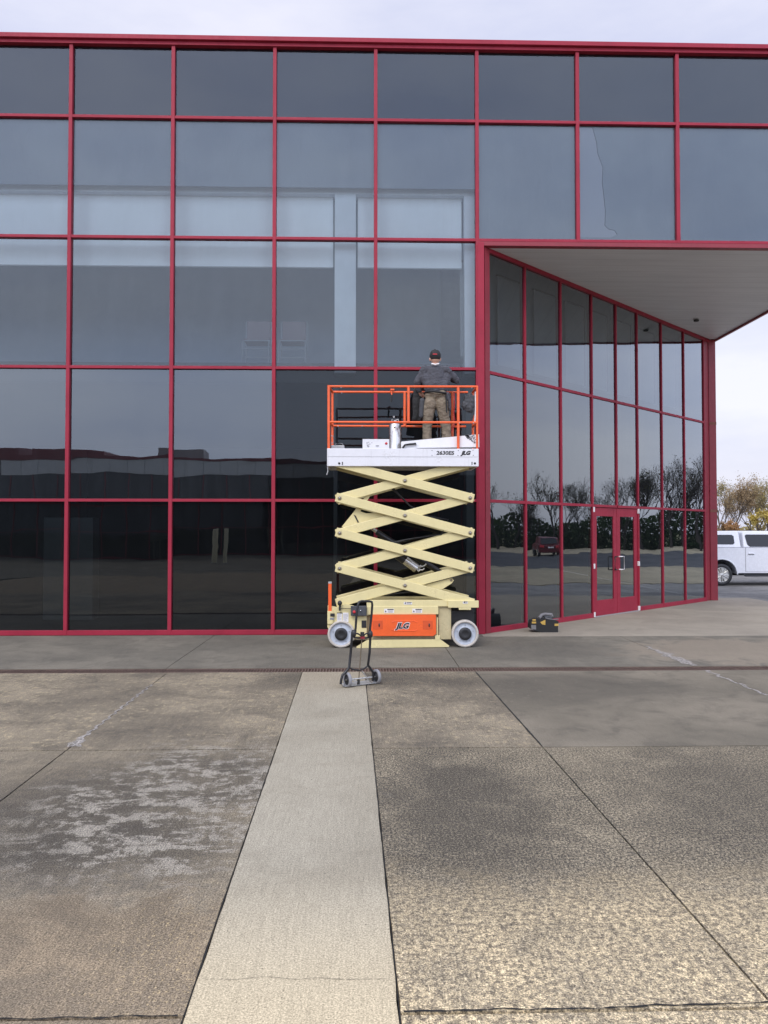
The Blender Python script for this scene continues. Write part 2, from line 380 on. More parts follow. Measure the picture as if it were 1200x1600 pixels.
def matte(name, c, rough=.8, var=.06, sc=2.0, bump=.05):
    return paint(name, c, rough, 0, var, sc, bump=bump, spec=.2)
SPAN_D = matte('spandrel_dark', (.028,.034,.058), var=.25, sc=.8)
def wrinkle(name, a, b):
    t = T(name); p = t.pos()
    n1 = t.noise(p, .6, 3); n2 = t.noise(t.scale(p, (1, 1, .45)), 3.0, 5, .6, 1.4)
    col = t.mix(t.mapr(n1, .3, .7), a, b)
    t.pbr(Base_Color=col, Roughness=.6, Specular_IOR_Level=.3, Normal=t.bump(n2, .5, .02)); return t.m
SPAN_L = wrinkle('spandrel_film', (.20,.225,.27), (.27,.30,.34))
FILMPEEL = wrinkle('peeled_film', (.33,.34,.40), (.38,.39,.45))
INT_WHITE = matte('interior_white_wall', (.74,.78,.82)); SHADE = matte('roller_shade_fabric', (.86,.89,.91), sc=1.0, var=.05)
INT_GREY = matte('interior_grey_wall', (.30,.32,.33)); INT_DARK = matte('interior_dark', (.06,.062,.065)); CARPET = matte('carpet', (.05,.05,.052))
INT_PALE = matte('interior_pale', (.5,.5,.47))

def soffit_mat():
    t = T('soffit_panels'); p = t.pos(); xyz = t.n('SeparateXYZ', {0:p})
    fr = t.math('FRACT', t.math('MULTIPLY', xyz.outputs[1], 3.3))
    line = t.math('LESS_THAN', fr, .07)
    n1 = t.noise(t.scale(p, (.5, 3.3, 1)), 1.2, 4, .6)
    col = t.mix(t.mapr(n1, .3, .7), (.60,.625,.66), (.67,.695,.73)); col = t.mix(t.math('MULTIPLY', line, .15), col, (.15,.14,.13))
    t.pbr(Base_Color=col, Roughness=.5, Normal=t.bump(t.math('ADD', fr, n1), .25, .01)); return t.m
SOFFIT = soffit_mat()

# ================================================================== GROUND
def skx(x, y): return x - .0185*(y+3.4)
def slab(x0, x1, y0, y1, mat, top=0.0, name='concrete_slab', g=.004, sk=True, seed=0, rough=.004):
    rnd = random.Random(hash((round(x0,2), round(y0,2))) & 0xffff)
    def edge(a, b):
        n = max(2, min(220, int((Vector(b)-Vector(a)).length/.05)))
        d = (Vector(b)-Vector(a)).normalized(); nn = Vector((-d.y, d.x)); out = []
        for i in range(n):
            q = Vector(a).lerp(Vector(b), i/n)
            j = (abs(mnoise.noise(Vector((q.x*4, q.y*4, seed))))**2*rough*1.5 + rnd.random()*rough*.35) if i else 0
            out.append(q + nn*j)
        return out
    f = skx if sk else (lambda x, y: x)
    gy_ = max(g, .008)
    c = [(f(x0,y0)+g, y0+gy_), (f(x1,y0)-g, y0+gy_), (f(x1,y1)-g, y1-gy_), (f(x0,y1)+g, y1-gy_)]
    poly = []
    for i in range(4): poly += edge(c[i], c[(i+1)%4])
    b = MB(); b.prism([(p.x, p.y) for p in poly], top-.09, top)
    o = b.obj(name, mat); tag(o, kind='structure'); return o
YD0, YD1 = -3.43, -3.15            # drain
JX = [-14.0, -8.0, -2.41, -.765, .0, 1.36, 4.23, 10.0]
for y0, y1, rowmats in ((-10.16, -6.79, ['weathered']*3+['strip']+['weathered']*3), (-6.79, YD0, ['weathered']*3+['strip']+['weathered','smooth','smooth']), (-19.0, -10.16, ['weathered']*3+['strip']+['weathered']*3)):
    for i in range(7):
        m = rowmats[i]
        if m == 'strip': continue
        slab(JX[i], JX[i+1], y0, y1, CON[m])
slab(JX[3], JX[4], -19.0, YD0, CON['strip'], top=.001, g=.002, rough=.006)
def crack(pts, wd, z, seed):
    rnd = random.Random(seed); b = MB(); L = []; Rr = []
    for i in range(len(pts)-1):
        n = 24
        for k in range(n):
            u_ = k/n; x_ = pts[i][0]*(1-u_)+pts[i+1][0]*u_; y_ = pts[i][1]*(1-u_)+pts[i+1][1]*u_+mnoise.noise(Vector((x_*9, seed, 0)))*.012
            w_ = wd*rnd.uniform(.2,1); L.append((x_,y_-w_,z)); Rr.append((x_,y_+w_,z))
    for i in range(len(L)-1): b.sheet([L[i], L[i+1], Rr[i+1], Rr[i]])
    return tag(b.obj('surface_crack', DARK), kind='structure')
crack([(-.62,-9.94),(-.38,-9.93),(-.15,-9.945),(.11,-9.955)], .0012, .0045, 3)
crack([(skx(1.36,-3.5),-3.5),(skx(1.36,-3.9)+.02,-3.9)], .004, .004, 9)
def seam(x, y0, y1, wd, seed):
    rnd = random.Random(seed); b = MB(); L = []; n = int(abs(y1-y0)/.02)
    for k in range(n+1):
        y_ = y0+(y1-y0)*k/n; a = wd*(.5+.5*abs(mnoise.noise(Vector((y_*2.3, seed, 0))))*2)*min(1, k/6, (n-k)/6+.1)
        L.append(((skx(x,y_)-a*rnd.uniform(.5,1), y_, .0042), (skx(x,y_)+a*rnd.uniform(.3,1), y_, .0042)))
    for k in range(n): b.sheet([L[k][0], L[k][1], L[k+1][1], L[k+1][0]])
    return tag(b.obj('joint_gap', DARK), kind='structure')
seam(1.36, -3.45, -6.79, .014, 2); seam(1.36, -6.8, -12, .004, 4); seam(-2.41, -6.5, -12, .004, 5); seam(-.765, -6.9, -10.6, .004, 6); seam(.0, -4, -10.6, .0045, 7)
crack([(-3.0,-10.155),(-2,-10.155),(-1.2,-10.16),(-.64,-10.155)], .005, .004, 6)
crack([(.14,-10.15),(.8,-10.15),(1.5,-10.13),(2.3,-10.15)], .006, .004, 5)
for a, b_ in ((-14.0,-8.0), (-8.0,-2.5), (-2.5,1.2), (1.2,4.2), (4.2,10.0)):
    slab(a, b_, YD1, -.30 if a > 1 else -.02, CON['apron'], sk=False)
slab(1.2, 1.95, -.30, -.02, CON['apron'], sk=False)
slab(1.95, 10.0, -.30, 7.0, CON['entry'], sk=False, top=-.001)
o = MB().box((-60,-45,-.12), (14,-19.01,-.002)).obj('concrete_yard', CON['smooth']); tag(o, kind='structure')
o = MB().box((-60,-18.99,-.12), (-14.01,-.02,-.002)).obj('concrete_yard', CON['smooth']); tag(o, kind='structure')
# hairline crack across the pale strip and joint scale
def ragged(pts, wdt, mat, name, seed, z=.004):
    b = MB(); rnd = random.Random(seed); L = []; Rr = []
    for i, (x, y) in enumerate(pts):
        ww = wdt[i] if isinstance(wdt, list) else wdt
        j1 = .75+.7*mnoise.noise(Vector((y*4, seed, 0)))+rnd.random()*.2; j2 = .75+.7*mnoise.noise(Vector((y*4, seed+9, 0)))+rnd.random()*.2
        L.append((x-ww*j1, y, z)); Rr.append((x+ww*j2, y, z))
    for i in range(len(pts)-1): b.sheet([L[i], Rr[i], Rr[i+1], L[i+1]])
    return tag(b.obj(name, mat), kind='structure')
def scale_mat(name='joint_scale', c=(.58,.52,.46)):
    t = T(name); p = t.pos(); n1 = t.noise(p, 40, 8, .8)
    df = t.n('BsdfDiffuse', {'Color':t.mix(t.mapr(n1,.4,.7), (.27,.26,.245), c)}); tr = t.n('BsdfTransparent')
    mx = t.n('MixShader', {0:t.mapr(n1, .40, .56), 1:tr.outputs[0], 2:df.outputs[0]}); t.t.links.new(mx.outputs[0], t.out.inputs['Surface']); return t.m
SCALE = scale_mat()
pts = [(4.23+.02*math.sin(i*.7)+mnoise.noise(Vector((i*.21,3,0)))*.05, -1.45-.035*i) for i in range(100)]
ws = [(.02+.07*math.exp(-((y+2.5)/.75)**2)+.03*abs(mnoise.noise(Vector((y*3,1,0))))) for x, y in pts]
k0 = next(i for i, q in enumerate(pts) if q[1] < YD1); k1 = next(i for i, q in enumerate(pts) if q[1] < YD0)
ragged(pts[:k0], ws[:k0], SCALE, 'joint_sealant', 1); ragged(pts[k1:], ws[k1:], SCALE, 'joint_sealant', 2)
pts = [(skx(-2.41,-4.2-.03*i)+.015*math.sin(i), -4.2-.03*i) for i in range(84)]
ws = [.012+.025*abs(mnoise.noise(Vector((y*2.2,7,0))))+(.10*max(0,(-y-6.2))) for x, y in pts]
ragged(pts, ws, SCALE, 'joint_sealant', 3)

def lotz(x, y):
    d = max(y-7.0, x-10.0); s = max(0.0, min(1.0, d/5.0)); return -.012-.16*s*s*(3-2*s)
b = MB(); xs = [-30,-10,0,5,8,10,10.5,11,12,13,14,15,17.5]; ys = [-45,-30,-10,-5,0,5,7,7.5,8.5,9.5,10.5,12,14,20,30,60]
for i in range(len(xs)-1):
    for j in range(len(ys)-1):
        if xs[i+1] <= 10 and ys[j+1] <= 7: continue
        q = [(xs[i],ys[j]),(xs[i+1],ys[j]),(xs[i+1],ys[j+1]),(xs[i],ys[j+1])]
        b.sheet([(x, y, lotz(x, y)) for x, y in q])
tag(b.obj('parking_lot', ASPH), kind='structure')
tag(MB().sheet([(-1500,-1500,-.34),(1500,-1500,-.34),(1500,1500,-.34),(-1500,1500,-.34)]).obj('ground', GREENG), kind='structure')
tag(MB().box((17.5,-200,-.5), (31,200,-.155)).obj('grass_verge', DRYG), kind='structure')
tag(MB().box((31.02,-200,-.5), (59,200,-.165)).obj('road', ROADM), kind='structure')
tag(MB().box((59.02,-200,-.5), (78,200,-.15)).obj('grass_verge', DRYG), kind='structure')

# drain
dr = empty('trench_drain', (0,-3.29,0), 'rusty slotted trench drain running across the whole slab in front of the building', 'drain')
b = MB().box((-14,YD0+.008,-.16), (10,YD1-.008,-.12)); b.obj('channel', DARK, dr)
b = MB()
for y in (YD0+.008, YD1-.03): b.box((-14,y,-.05), (10,y+.022,-.004))
b.box((-14,-3.295,-.04), (10,-3.285,-.012)); b.obj('frame', RUST, dr)
b = MB(); rr = random.Random(4); x = -9.0
while x < 9.5:
    b.box((x,YD0+.03,-.035+rr.uniform(-.002,.002)), (x+.014,YD1-.03,-.008+rr.uniform(-.003,.002))); x += .0375
b.obj('grate_bars', RUST, dr)

# ================================================================== MAIN BUILDING
bl = empty('glass_building', (0,0,0), 'two storey office building with red framed dark glass curtain wall and cut back corner entrance', 'building')
VX = [.182+1.72*k for k in range(-7, 6)]; VX = [x if x < 1.9 else x+.015*(i-7) for i, x in enumerate(VX)]
XC = 2.0; XE = 8.88
ROWS = [0.0, 2.25, 4.49, 6.70, 8.755, 10.0]
gy = .06
mw = .030
ax = [-12.5]+[x for x in VX if x > -12.5]
for x in VX:
    if x > 8.9: continue
    lo = 0 if x < 1.95 else ROWS[3]-.024
    MB().box((x-mw, -.002, lo), (x+mw, .12, 9.98)).obj('mullion', RED, bl, bevel=.004)
edges = [x for x in VX if x < 8.9]+[XE+.0]
for i in range(len(edges)-1):
    x0, x1 = edges[i]+mw, edges[i+1]-(mw if i+1 < len(edges)-1 else 0)
    for j, z in enumerate(ROWS[:-1]):
        if x0 > 1.8 and j < 3: continue
        h0, h1 = (z-.024, z+.024) if j else (0, .08)
        MB().box((x0, .002, h0), (x1, .11, h1)).obj('transom', RED, bl, bevel=.003)
        p0 = h1-.002; p1 = ROWS[j+1]-(.024 if j < 4 else .02)
        low_bright = x1 < -1.4
        if j == 4: gm = GL_TOP
        elif j == 3: gm = GL_HI
        elif j == 2: gm = GL_HI
        elif j == 1: gm = GL_FILM if low_bright else GL_PLAIN
        else: gm = GL_LOW
        MB().add([(x0-.01,gy,p0),(x1+.01,gy,p0),(x1+.01,gy,p1+.002),(x0-.01,gy,p1+.002)], [(0,1,2,3)]).obj('window_pane', gm, bl)
        if j == 4: MB().box((x0-.01,gy+.03,p0), (x1+.01,gy+.06,p1)).obj('spandrel_panel', SPAN_D, bl)
        if j == 3:
            zz = 7.61 if x1 < 2 else p0
            MB().box((x0-.01,gy+.03,zz), (x1+.01,gy+.045,p1)).obj('spandrel_panel', SPAN_L, bl)
# film peeling in one upper pane
xa = [x for x in VX if x > 3][0]+mw
pk = [(902,200),(926,200),(932,222),(934,240),(942,262),(941,285),(944,310),(946,330),(945,352),(951,358),(960,360),(964,366),(955,371),(906,371)]
pp = [F(a, c, gy+.028) for a, c in pk]
MB().prism([(q.x, q.z) for q in pp], 0, .002, FACE(gy+.028)).obj('peeled_film', FILMPEEL, bl)
cr_ = [F(a, c, gy+.024) for a, c in pk[1:12]]
MB().tube(cr_, .006, 4).obj('film_edge', BAGGREY, bl)
# parapet
MB().box((-12.5,-.025,9.985), (XE+.02,.25,10.045)).obj('parapet_fascia', RED, bl, bevel=.004)
MB().box((-12.52,-.075,10.048), (XE+.05,.4,10.125)).obj('coping', RED, bl, bevel=.006)
MB().box((-12.5,1.0,9.0), (XE-.2,22,9.95)).obj('roof_block', INT_GREY, bl)
# lintel over the recess and corner post
MB().box((XC-.1,-.004,6.60), (XE,.12,6.672)).obj('lintel', REDDARK, bl, bevel=.004)
MB().box((1.88+mw+.002,-.012,0), (XC+.03,.16,6.66)).obj('corner_post', RED, bl, bevel=.006)
# diagonal entrance wall
A0 = Vector((XC+.03, .06, 0)); A1 = Vector((8.74, 6.28, 0))
ud = (A1-A0).normalized(); nd = Vector((ud.y, -ud.x, 0)); WL = (A1-A0).length
DM = basis(A0, ud, (0,0,1), nd)          # local: x along the wall, y up, z outward
ts = []
for px in (820.6, 876.5, 925, 963, 996, 1034, 1069, 1100):
    q = V(px, 700, A0, math.atan2(ud.y, ud.x)); ts.append((q-A0).dot(ud))
TW = [.10]+ts
TOPZ = 6.60
def dbox(b, x0, x1, z0, z1, d0, d1): return b.box((x0,z0,d0), (x1,z1,d1), DM)
dbox(MB(), 0, .13, 0, TOPZ, -.10, .03).obj('mullion', REDDARK, bl, bevel=.004)
for k, x in enumerate(ts):
    z0 = 0
    if k == 3: z0 = 2.27
    dbox(MB(), x-.022, x+.022, z0, TOPZ-.07, -.09, .022).obj('mullion', RED, bl, bevel=.003)
dbox(MB(), .13, WL, TOPZ-.07, TOPZ, -.10, .032).obj('head_frame', RED, bl, bevel=.003)
zs = [0, 2.25, 4.46, TOPZ-.07]
ex = [.13]+ts+[WL]
for k in range(len(ex)-1):
    a = ex[k]+(.022 if k else 0); c = ex[k+1]-(.022 if k+1 < len(ex)-1 else 0)
    door = k in (3, 4)
    for j in range(3):
        z = zs[j]
        if k == len(ex)-2:
            if j == 0: dbox(MB(), a, c, 0, TOPZ-.07, -.06, .005).obj('end_panel', REDDARK, bl, bevel=.003)
            continue
        if j == 0:
            if door: continue
            dbox(MB(), a, c, 0, .09, -.08, .018).obj('sill', RED, bl, bevel=.003); p0 = .088
        else:
            dbox(MB(), a, c, z-.026, z+.026, -.08, .018).obj('transom', RED, bl, bevel=.003); p0 = z+.028
        p1 = zs[j+1]-(.028 if j < 2 else -.002)
        MB().add([(a-.01,p0,-.008),(c+.01,p0,-.008),(c+.01,p1,-.008),(a-.01,p1,-.008)], [(0,1,2,3)], False, DM).obj('window_pane', GL_WALL, bl)
MB().box((8.70,6.22,0), (XE,6.5,6.59)).obj('corner_post', REDDARK, bl, bevel=.004)
for z in (2.25, 4.46): MB().box((8.705,6.214,z-.035), (XE+.003,6.22,z+.035)).obj('joint_plate', matte('worn_primer_band', (.22,.09,.07)), bl)
# doors
dx0, dxm, dx1 = ts[2]+.028, ts[3], ts[4]-.028
for side, (a, c) in enumerate(((dx0, dxm), (dxm, dx1))):
    leaf = MB(); a += .01; c -= .004
    st = .13
    for q in ((a, a+st, .02, 2.215), (c-st, c, .02, 2.215)): dbox(leaf, *q, -.055, -.005)
    dbox(leaf, a+st, c-st, .02, .33, -.054, -.006); dbox(leaf, a+st, c-st, 2.04, 2.215, -.054, -.006)
    lf = leaf.obj('door', RED, bl, bevel=.003)
    MB().add([(a+st,.33,-.022),(c-st,.33,-.022),(c-st,2.04,-.022),(a+st,2.04,-.022)], [(0,1,2,3)], False, DM).obj('door_glass', GL_WALL, lf)
    for z in (.06, 1.03, 2.17):
        hx = a-.02 if side == 0 else c+.02
        dbox(MB(), hx-.025, hx+.025, z-.05, z+.05, -.004, .034)  .obj('hinge', LABEL, lf, bevel=.006)
    hx = c-.075 if side == 0 else a+.075
    hb = MB(); u = .0 if side else -.0
    hb.tube([DM @ Vector(q) for q in ((hx,.93,-.006),(hx,.93,.045),(hx+(.11 if side else -.11),.93,.055),(hx+(.11 if side else -.11),1.20,.055),(hx,1.20,.045),(hx,1.20,-.006))], .014, 8)
    hb.obj('handle', LABEL if side else BLACK, lf)
dbox(MB(), dx0, dx1, 2.222, 2.248, -.06, -.002).obj('door_header', REDDARK, bl)
dbox(MB(), dx0, dx1, 0.0, .018, -.12, .02).obj('threshold', GALV, bl)
# soffit over the recess, with a small down light
so_b = MB(); so_b.prism([(XC+.05,.125),(XE-.0,.125),(XE,6.22),(8.74,6.22)], 6.602, 6.66); so_b.obj('soffit', SOFFIT, bl)
MB().lathe([(.06,0),(.06,-.03),(.045,-.035)], 16, Matrix.Translation(G(1088,500,6.58))).obj('down_light', BLACK, bl)
MB().box((XE-.0,-.002,6.56), (XE+.05,6.5,6.66)).obj('edge_trim', REDDARK, bl)
MB().box((XE-.05,.125,6.665), (XE+.04,22,10.07)).obj('side_wall', INT_GREY, bl)
MB().box((XE-.06,6.51,0), (XE+.03,22,6.66)).obj('side_wall', INT_GREY, bl)
MB().box((2.4,.14,6.67), (XE-.2,.9,8.99)).obj('roof_block', INT_DARK, bl)
MB().box((-12.6,22.0,0), (XE+.04,22.3,10.0)).obj('rear_wall', INT_DARK, bl)
MB().box((-12.6,.0,0), (-12.52,22,9.9)).obj('side_wall', INT_GREY, bl)
# interior
b = MB(); b.prism([(-12.5,.13),(1.95,.13),(8.66,6.4),(8.66,22),(-12.5,22)], -.01, .012); b.obj('interior_floor', CARPET, bl)
b = MB(); b.prism([(-12.5,.95),(1.85,.95),(1.85,12),(-12.5,12)], 4.42, 4.78); b.obj('upper_floor', INT_DARK, bl)
b = MB(); b.prism([(-12.5,.5),(1.85,.5),(8.4,6.6),(8.4,21.8),(-12.5,21.8)], 8.90, 8.95); b.obj('ceiling', INT_GREY, bl)
Yw = .30
z_h1 = F(300,291,Yw).z; z_h0 = F(300,303,Yw).z; z_s = F(300,417,Yw+.12).z
pa, pb = F(523,450,Yw).x, F(556,450,Yw).x; pc, pd = F(725,450,Yw).x, F(741,450,Yw).x+.1
MB().box((-12.4,Yw-.06,z_h0), (pd,Yw+.2,z_h1)).obj('window_header', INT_WHITE, bl)
MB().box((pa,Yw-.055,4.45), (pb,Yw+.2,z_h0)).obj('pier', INT_WHITE, bl)
MB().box((pc,Yw-.055,4.45), (pd,Yw+.2,z_h0)).obj('pier', INT_WHITE, bl)
MB().box((-12.4,Yw-.04,z_h1+.003), (pd,Yw+.25,8.7)).obj('inner_wall', INT_GREY, bl)
for a, c in ((-12.3,pa-.03), (pb+.03,pc-.03)):
    MB().box((a,Yw+.08,z_s), (c,Yw+.085,z_h0+.02)).obj('roller_shade', SHADE, bl)
    MB().box((a,Yw+.075,z_s-.02), (c,Yw+.09,z_s)).obj('shade_bar', INT_GREY, bl)
MB().box((-12.4,3.2,4.79), (1.6,3.3,8.88)).obj('partition', matte('partition_grey', (.24,.29,.37)), bl)
# ground floor: columns, ceiling lights
for x0, x1, y in ((F(68,870,2.2).x, F(145,870,2.2).x, 2.2), (F(521,870,1.0).x, F(527,870,1.0).x, 1.0), (F(729,870,1.0).x, F(741,870,1.0).x, 1.0)):
    MB().box((x0,y,.013), (x1,y+.35,4.41 if y < 2 else 2.0)).obj('interior_column', INT_GREY, bl)
# interior wall seen behind the entrance glazing
WGREY = matte('recess_wall', (.24,.28,.30)); WPAN = matte('inner_shade', (.34,.38,.41))
for k in range(len(ex)-1):
    a, c = ex[k], ex[k+1]; w_ = c-a
    MB().box((a,4.8,-.62), (c-.002,TOPZ+.5,-.60), DM).obj('inner_wall', WGREY, bl)
    MB().box((a-.1,4.82,-.55), (a+w_*.62,TOPZ-.12,-.53), DM).obj('inner_shade', WPAN, bl)
    MB().box((a+w_*.62+.001,4.82,-.57), (a+w_*.62+.03,TOPZ-.10,-.52), DM).obj('shade_track', INT_DARK, bl)
    MB().box((a-.1,TOPZ-.118,-.57), (a+w_*.62,TOPZ-.085,-.52), DM).obj('shade_track', INT_DARK, bl)
MB().box((.2,4.5,-2.44), (2.0,4.9,-2.2), DM).obj('upper_floor', INT_DARK, bl)

# chairs upstairs
CHAIRC = matte('dull_red_seat', (.16,.12,.13)); LEGC = paint('dull_chrome', (.20,.23,.27), .6, metal=.0, var=.03)
def chair(x, y, z, label):
    t = empty('chair', (x,y,z), label, 'chair', 'stacking chairs upstairs')
    MB().box((x-.22,y-.2,z+.43), (x+.22,y+.2,z+.47)).obj('seat', CHAIRC, t, bevel=.01)
    MB().box((x-.22,y+.19,z+.55), (x+.22,y+.22,z+.90)).obj('backrest', CHAIRC, t, bevel=.01)
    for sx in (-1, 1):
        MB().tube([(x+sx*.24,y-.22,z),(x+sx*.24,y-.22,z+.43)], .013, 6).obj('leg', LEGC, t)
        MB().tube([(x+sx*.24,y+.22,z),(x+sx*.24,y+.22,z+.9)], .013, 6).obj('leg', LEGC, t)
    for h in (.12, .28, .43): MB().tube([(x-.24,y-.22,z+h),(x+.24,y-.22,z+h)], .011, 6).obj('rung', LEGC, t)
q = F(402,560,1.3); chair(q.x, 1.3, 4.785, 'red chair with chrome legs behind the upstairs glass, the left of the two')
q = F(458,560,1.3); chair(q.x, 1.3, 4.785, 'red chair with chrome legs behind the upstairs glass, the right one nearer the pale pier')

# ================================================================== SCISSOR LIFT
YF, YB = -1.50, -.74
lift = empty('scissor_lift', (F(630,1010,YF).x, (YF+YB)/2, 0), 'cream and orange scissor lift raised in front of the glass wall with a white platform', 'scissor lift')
def L(px, py, Y=YF): q = F(px, py, Y); return (q.x, q.z)
def lbox(px0, py0, px1, py1, y0, y1, name, mat, parent=None, bevel=.004, ref=None):
    x0, z1 = L(px0, py0, ref if ref is not None else y0); x1, z0 = L(px1, py1, ref if ref is not None else y0)
    return MB().box((x0,y0,z0), (x1,y1,z1)).obj(name, mat, parent or lift, bevel=bevel)
# wheels
for wx in (533, 727):
    for side in (0, 1):
        cx, cz = L(wx, 992.5); cz = .203
        if side == 0: M = basis((cx,YF,cz), (1,0,0), (0,0,1), (0,-1,0))
        else: M = basis((cx,YB,cz), (1,0,0), (0,0,-1), (0,1,0))
        we = bpy.data.objects.new('wheel', None); COL.objects.link(we); we.parent = lift; we.location = Vector((cx,YF if side == 0 else YB,cz))-lift.location
        MB().lathe([(.165,-.13),(.196,-.125),(.203,-.11),(.203,-.02),(.196,-.004),(.176,.0),(.165,-.012)], 40, M, ring=True).obj('tyre', TYRE, we)
        MB().lathe([(.01,-.12),(.166,-.12),(.166,-.022),(.155,-.03),(.10,-.034),(.09,-.02)], 36, M).obj('rim', HUB, we)
        MB().lathe([(.095,-.03),(.095,-.004),(.088,.004),(.05,.008),(.04,.004),(.001,.004)], 28, M).obj('hub_cap', BLACK, we)
        bo = MB()
        for k in range(5):
            a = 2*math.pi*k/5+.3; bo.lathe([(.007,-.03),(.007,-.018),(.001,-.018)], 6, M @ Matrix.Translation((.128*math.cos(a), .128*math.sin(a), 0)))
        bo.obj('wheel_bolts', LABELG, we)
# chassis
lbox(520, 962, 690, 999, YF+.10, YB-.10, 'chassis', CREAMD)
lbox(573, 938, 741, 947.5, YF+.02, YB-.02, 'top_rail', CREAM)
lbox(700, 938.5, 748, 949.5, YF-.002, YF+.018, 'top_rail_end', CREAM)
lbox(717, 949.5, 736, 953, YF+.0, YF+.05, 'bracket', CREAM)
lbox(573, 947.5, 685, 960, YF+.012, YF+.05, 'side_panel', CREAM)
lbox(685, 947.5, 705, 999, YF+.06, YB-.06, 'end_block', CREAMD)
lbox(704, 954, 740, 975, YF+.17, YB-.17, 'axle_housing', BLACK)
# left end block
pl = [L(*p) for p in ((512,946),(526,949),(540,944),(553,947),(553,952),(573,952),(573,995),(552,995),(548,980),(540,972),(530,970),(520,975),(514,985),(511.5,980))]
MB().prism(pl, 0, .05, FACE(YF+.08)).obj('end_block', CREAM, lift, bevel=.004)
lbox(511.5, 955, 520, 975, YF+.0, YF+.05, 'end_cheek', CREAM)
lbox(516, 958.5, 523, 963.5, YF-.006, YF+.005, 'switch', BLACK)
lbox(515.5, 965, 522, 968.5, YF-.004, YF+.005, 'switch', GREYP)
lbox(565, 969.5, 572.5, 981, YF+.022, YF+.034, 'charger_socket', BLACK)
dc = MB()
for a, c in (((526.5,957.5),(534,971)), ((535.5,957.5),(544.5,972))):
    x0, z1 = L(*a); x1, z0 = L(*c); dc.box((x0,YF+.023,z0), (x1,YF+.0285,z1))
dd = dc.obj('decal', LABEL, lift)
pr = MB()
for a, c in (((526.5,957.3),(535,958.6)),):
    x0, z1 = L(*a); x1, z0 = L(*c); pr.box((x0,YF+.020,z0), (x1,YF+.0225,z1))
pr.obj('decal_header', INK, dd)
rg = random.Random(5); pr = MB()
for k in range(7):
    for x0p, x1p in ((527.3,533.3), (536.3,543.6)):
        yy = 960+k*1.65; xm = x0p+(x1p-x0p)*rg.uniform(.6,1)
        x0, z1 = L(x0p, yy); x1, z0 = L(xm, yy+.45); pr.box((x0,YF+.021,z0), (x1,YF+.0225,z1))
pr.obj('decal_text', LABELG, dd)
# key switch, ground control box
lbox(548, 947, 573, 962.5, YF-.05, YF+.01, 'ground_control', BAGGREY, bevel=.01)
cx, cz = L(553.5, 955.5); MB().lathe([(.022,0),(.022,.02),(.015,.03),(.001,.03)], 14, basis((cx,YF-.05,cz),(1,0,0),(0,0,1),(0,-1,0))).obj('stop_button', REDINK, lift)
cx, cz = L(563.5, 953.5); MB().lathe([(.008,0),(.008,.02),(.001,.02)], 8, basis((cx,YF-.05,cz),(1,0,0),(0,0,1),(0,-1,0))).obj('key_switch', CHROME, lift)
x, z = L(531, 942.5, YF); MB().ball((x,YF-.0,z), (.034,.03,.04)).tube([(x,YF,z-.02),(x,YF,z-.11)], .016, 8).obj('beacon', BLACK, lift)
x0, z0 = L(533, 950.5); x1, z1 = L(550, 951)
MB().tube([(x0,YF+.01,z0),(x1,YF-.02,z1)], .005, 5).obj('cable', BLACK, lift)
lbox(513, 911.5, 518, 956, YF+.01, YF+.045, 'ladder_rail', ORANGE)
lbox(512.8, 909, 518.2, 912, YF+.008, YF+.047, 'rail_cap', GALV)
# orange battery door
pl = [L(*p) for p in ((580,960.5),(681,960.5),(681.5,990),(677,993.5),(580,993.5))]
od = MB().prism(pl, 0, .05, FACE(YF+.035)).obj('battery_door', ORANGE, lift, bevel=.008)
for cxp in (590.5, 668.5):
    x0, z1 = L(cxp-8, 969.5); x1, z0 = L(cxp+7.5, 983)
    MB().box((x0,YF-.0175,z0), (x1,YF-.013,z1)).obj('recess', paint('orange_recess', (.62,.085,.02), .5), od, bevel=.002)
    x, z = L(cxp+2, 976.5)
    MB().lathe([(.022,0),(.02,.006),(.001,.006)], 14, basis((x,YF-.0176,z),(.5,0,0),(0,0,1.3),(0,-1,0))).obj('latch', BLACK, od)
rim = MB(); pts = [L(*p) for p in ((612,972.5),(616,970.5),(648,970.5),(652,972.5))]
rim.tube([(p[0],YF-.016,p[1]) for p in pts], .006, 6); pts = [L(*p) for p in ((612,984),(616,985.5),(648,985.5),(652,984))]
rim.tube([(p[0],YF-.016,p[1]) for p in pts], .006, 6); rim.obj('embossed_rib', ORANGE, od)
x, z = L(628.5, 978); M = basis((x,YF-.0165,z),(1,0,0),(0,0,1),(0,-1,0))
lettering('JLG', .118, M, 'logo_outline', LABEL, od, .30, .010, .0008, 1.05)
M = basis((x,YF-.019,z),(1,0,0),(0,0,1),(0,-1,0)); lettering('JLG', .112, M, 'logo', INK, od, .30, .0045, .0008, 1.08)
# decals on side panel
def small_decal(px, py, w_, h_, Y, parent=None):
    x0, z1 = L(px-w_/2, py-h_/2); x1, z0 = L(px+w_/2, py+h_/2)
    d_ = MB().box((x0,Y-.002,z0), (x1,Y,z1)).obj('decal', LABEL, parent or lift)
    q = MB(); q.box((x0+(x1-x0)*.32,Y-.0032,z1-(z1-z0)*.28), (x1-(x1-x0)*.05,Y-.0024,z1-.004)); 
    q.add([(x0+.01,Y-.003,z0+.012),(x0+.036,Y-.003,z0+.012),(x0+.023,Y-.003,z0+.04)], [(0,1,2)])
    for k in range(3): q.box((x0+(x1-x0)*.36,Y-.0032,z0+.008+k*.012), (x1-(x1-x0)*.12,Y-.0024,z0+.011+k*.012))
    q.obj('decal_text', INK, d_)
small_decal(608, 954.5, 15.5, 6.5, YF+.0095); small_decal(652, 954.5, 15.5, 6.5, YF+.0095); small_decal(637.5, 942.7, 13, 4, YF+.0175); small_decal(727, 941.5, 8, 3.2, YF-.004)
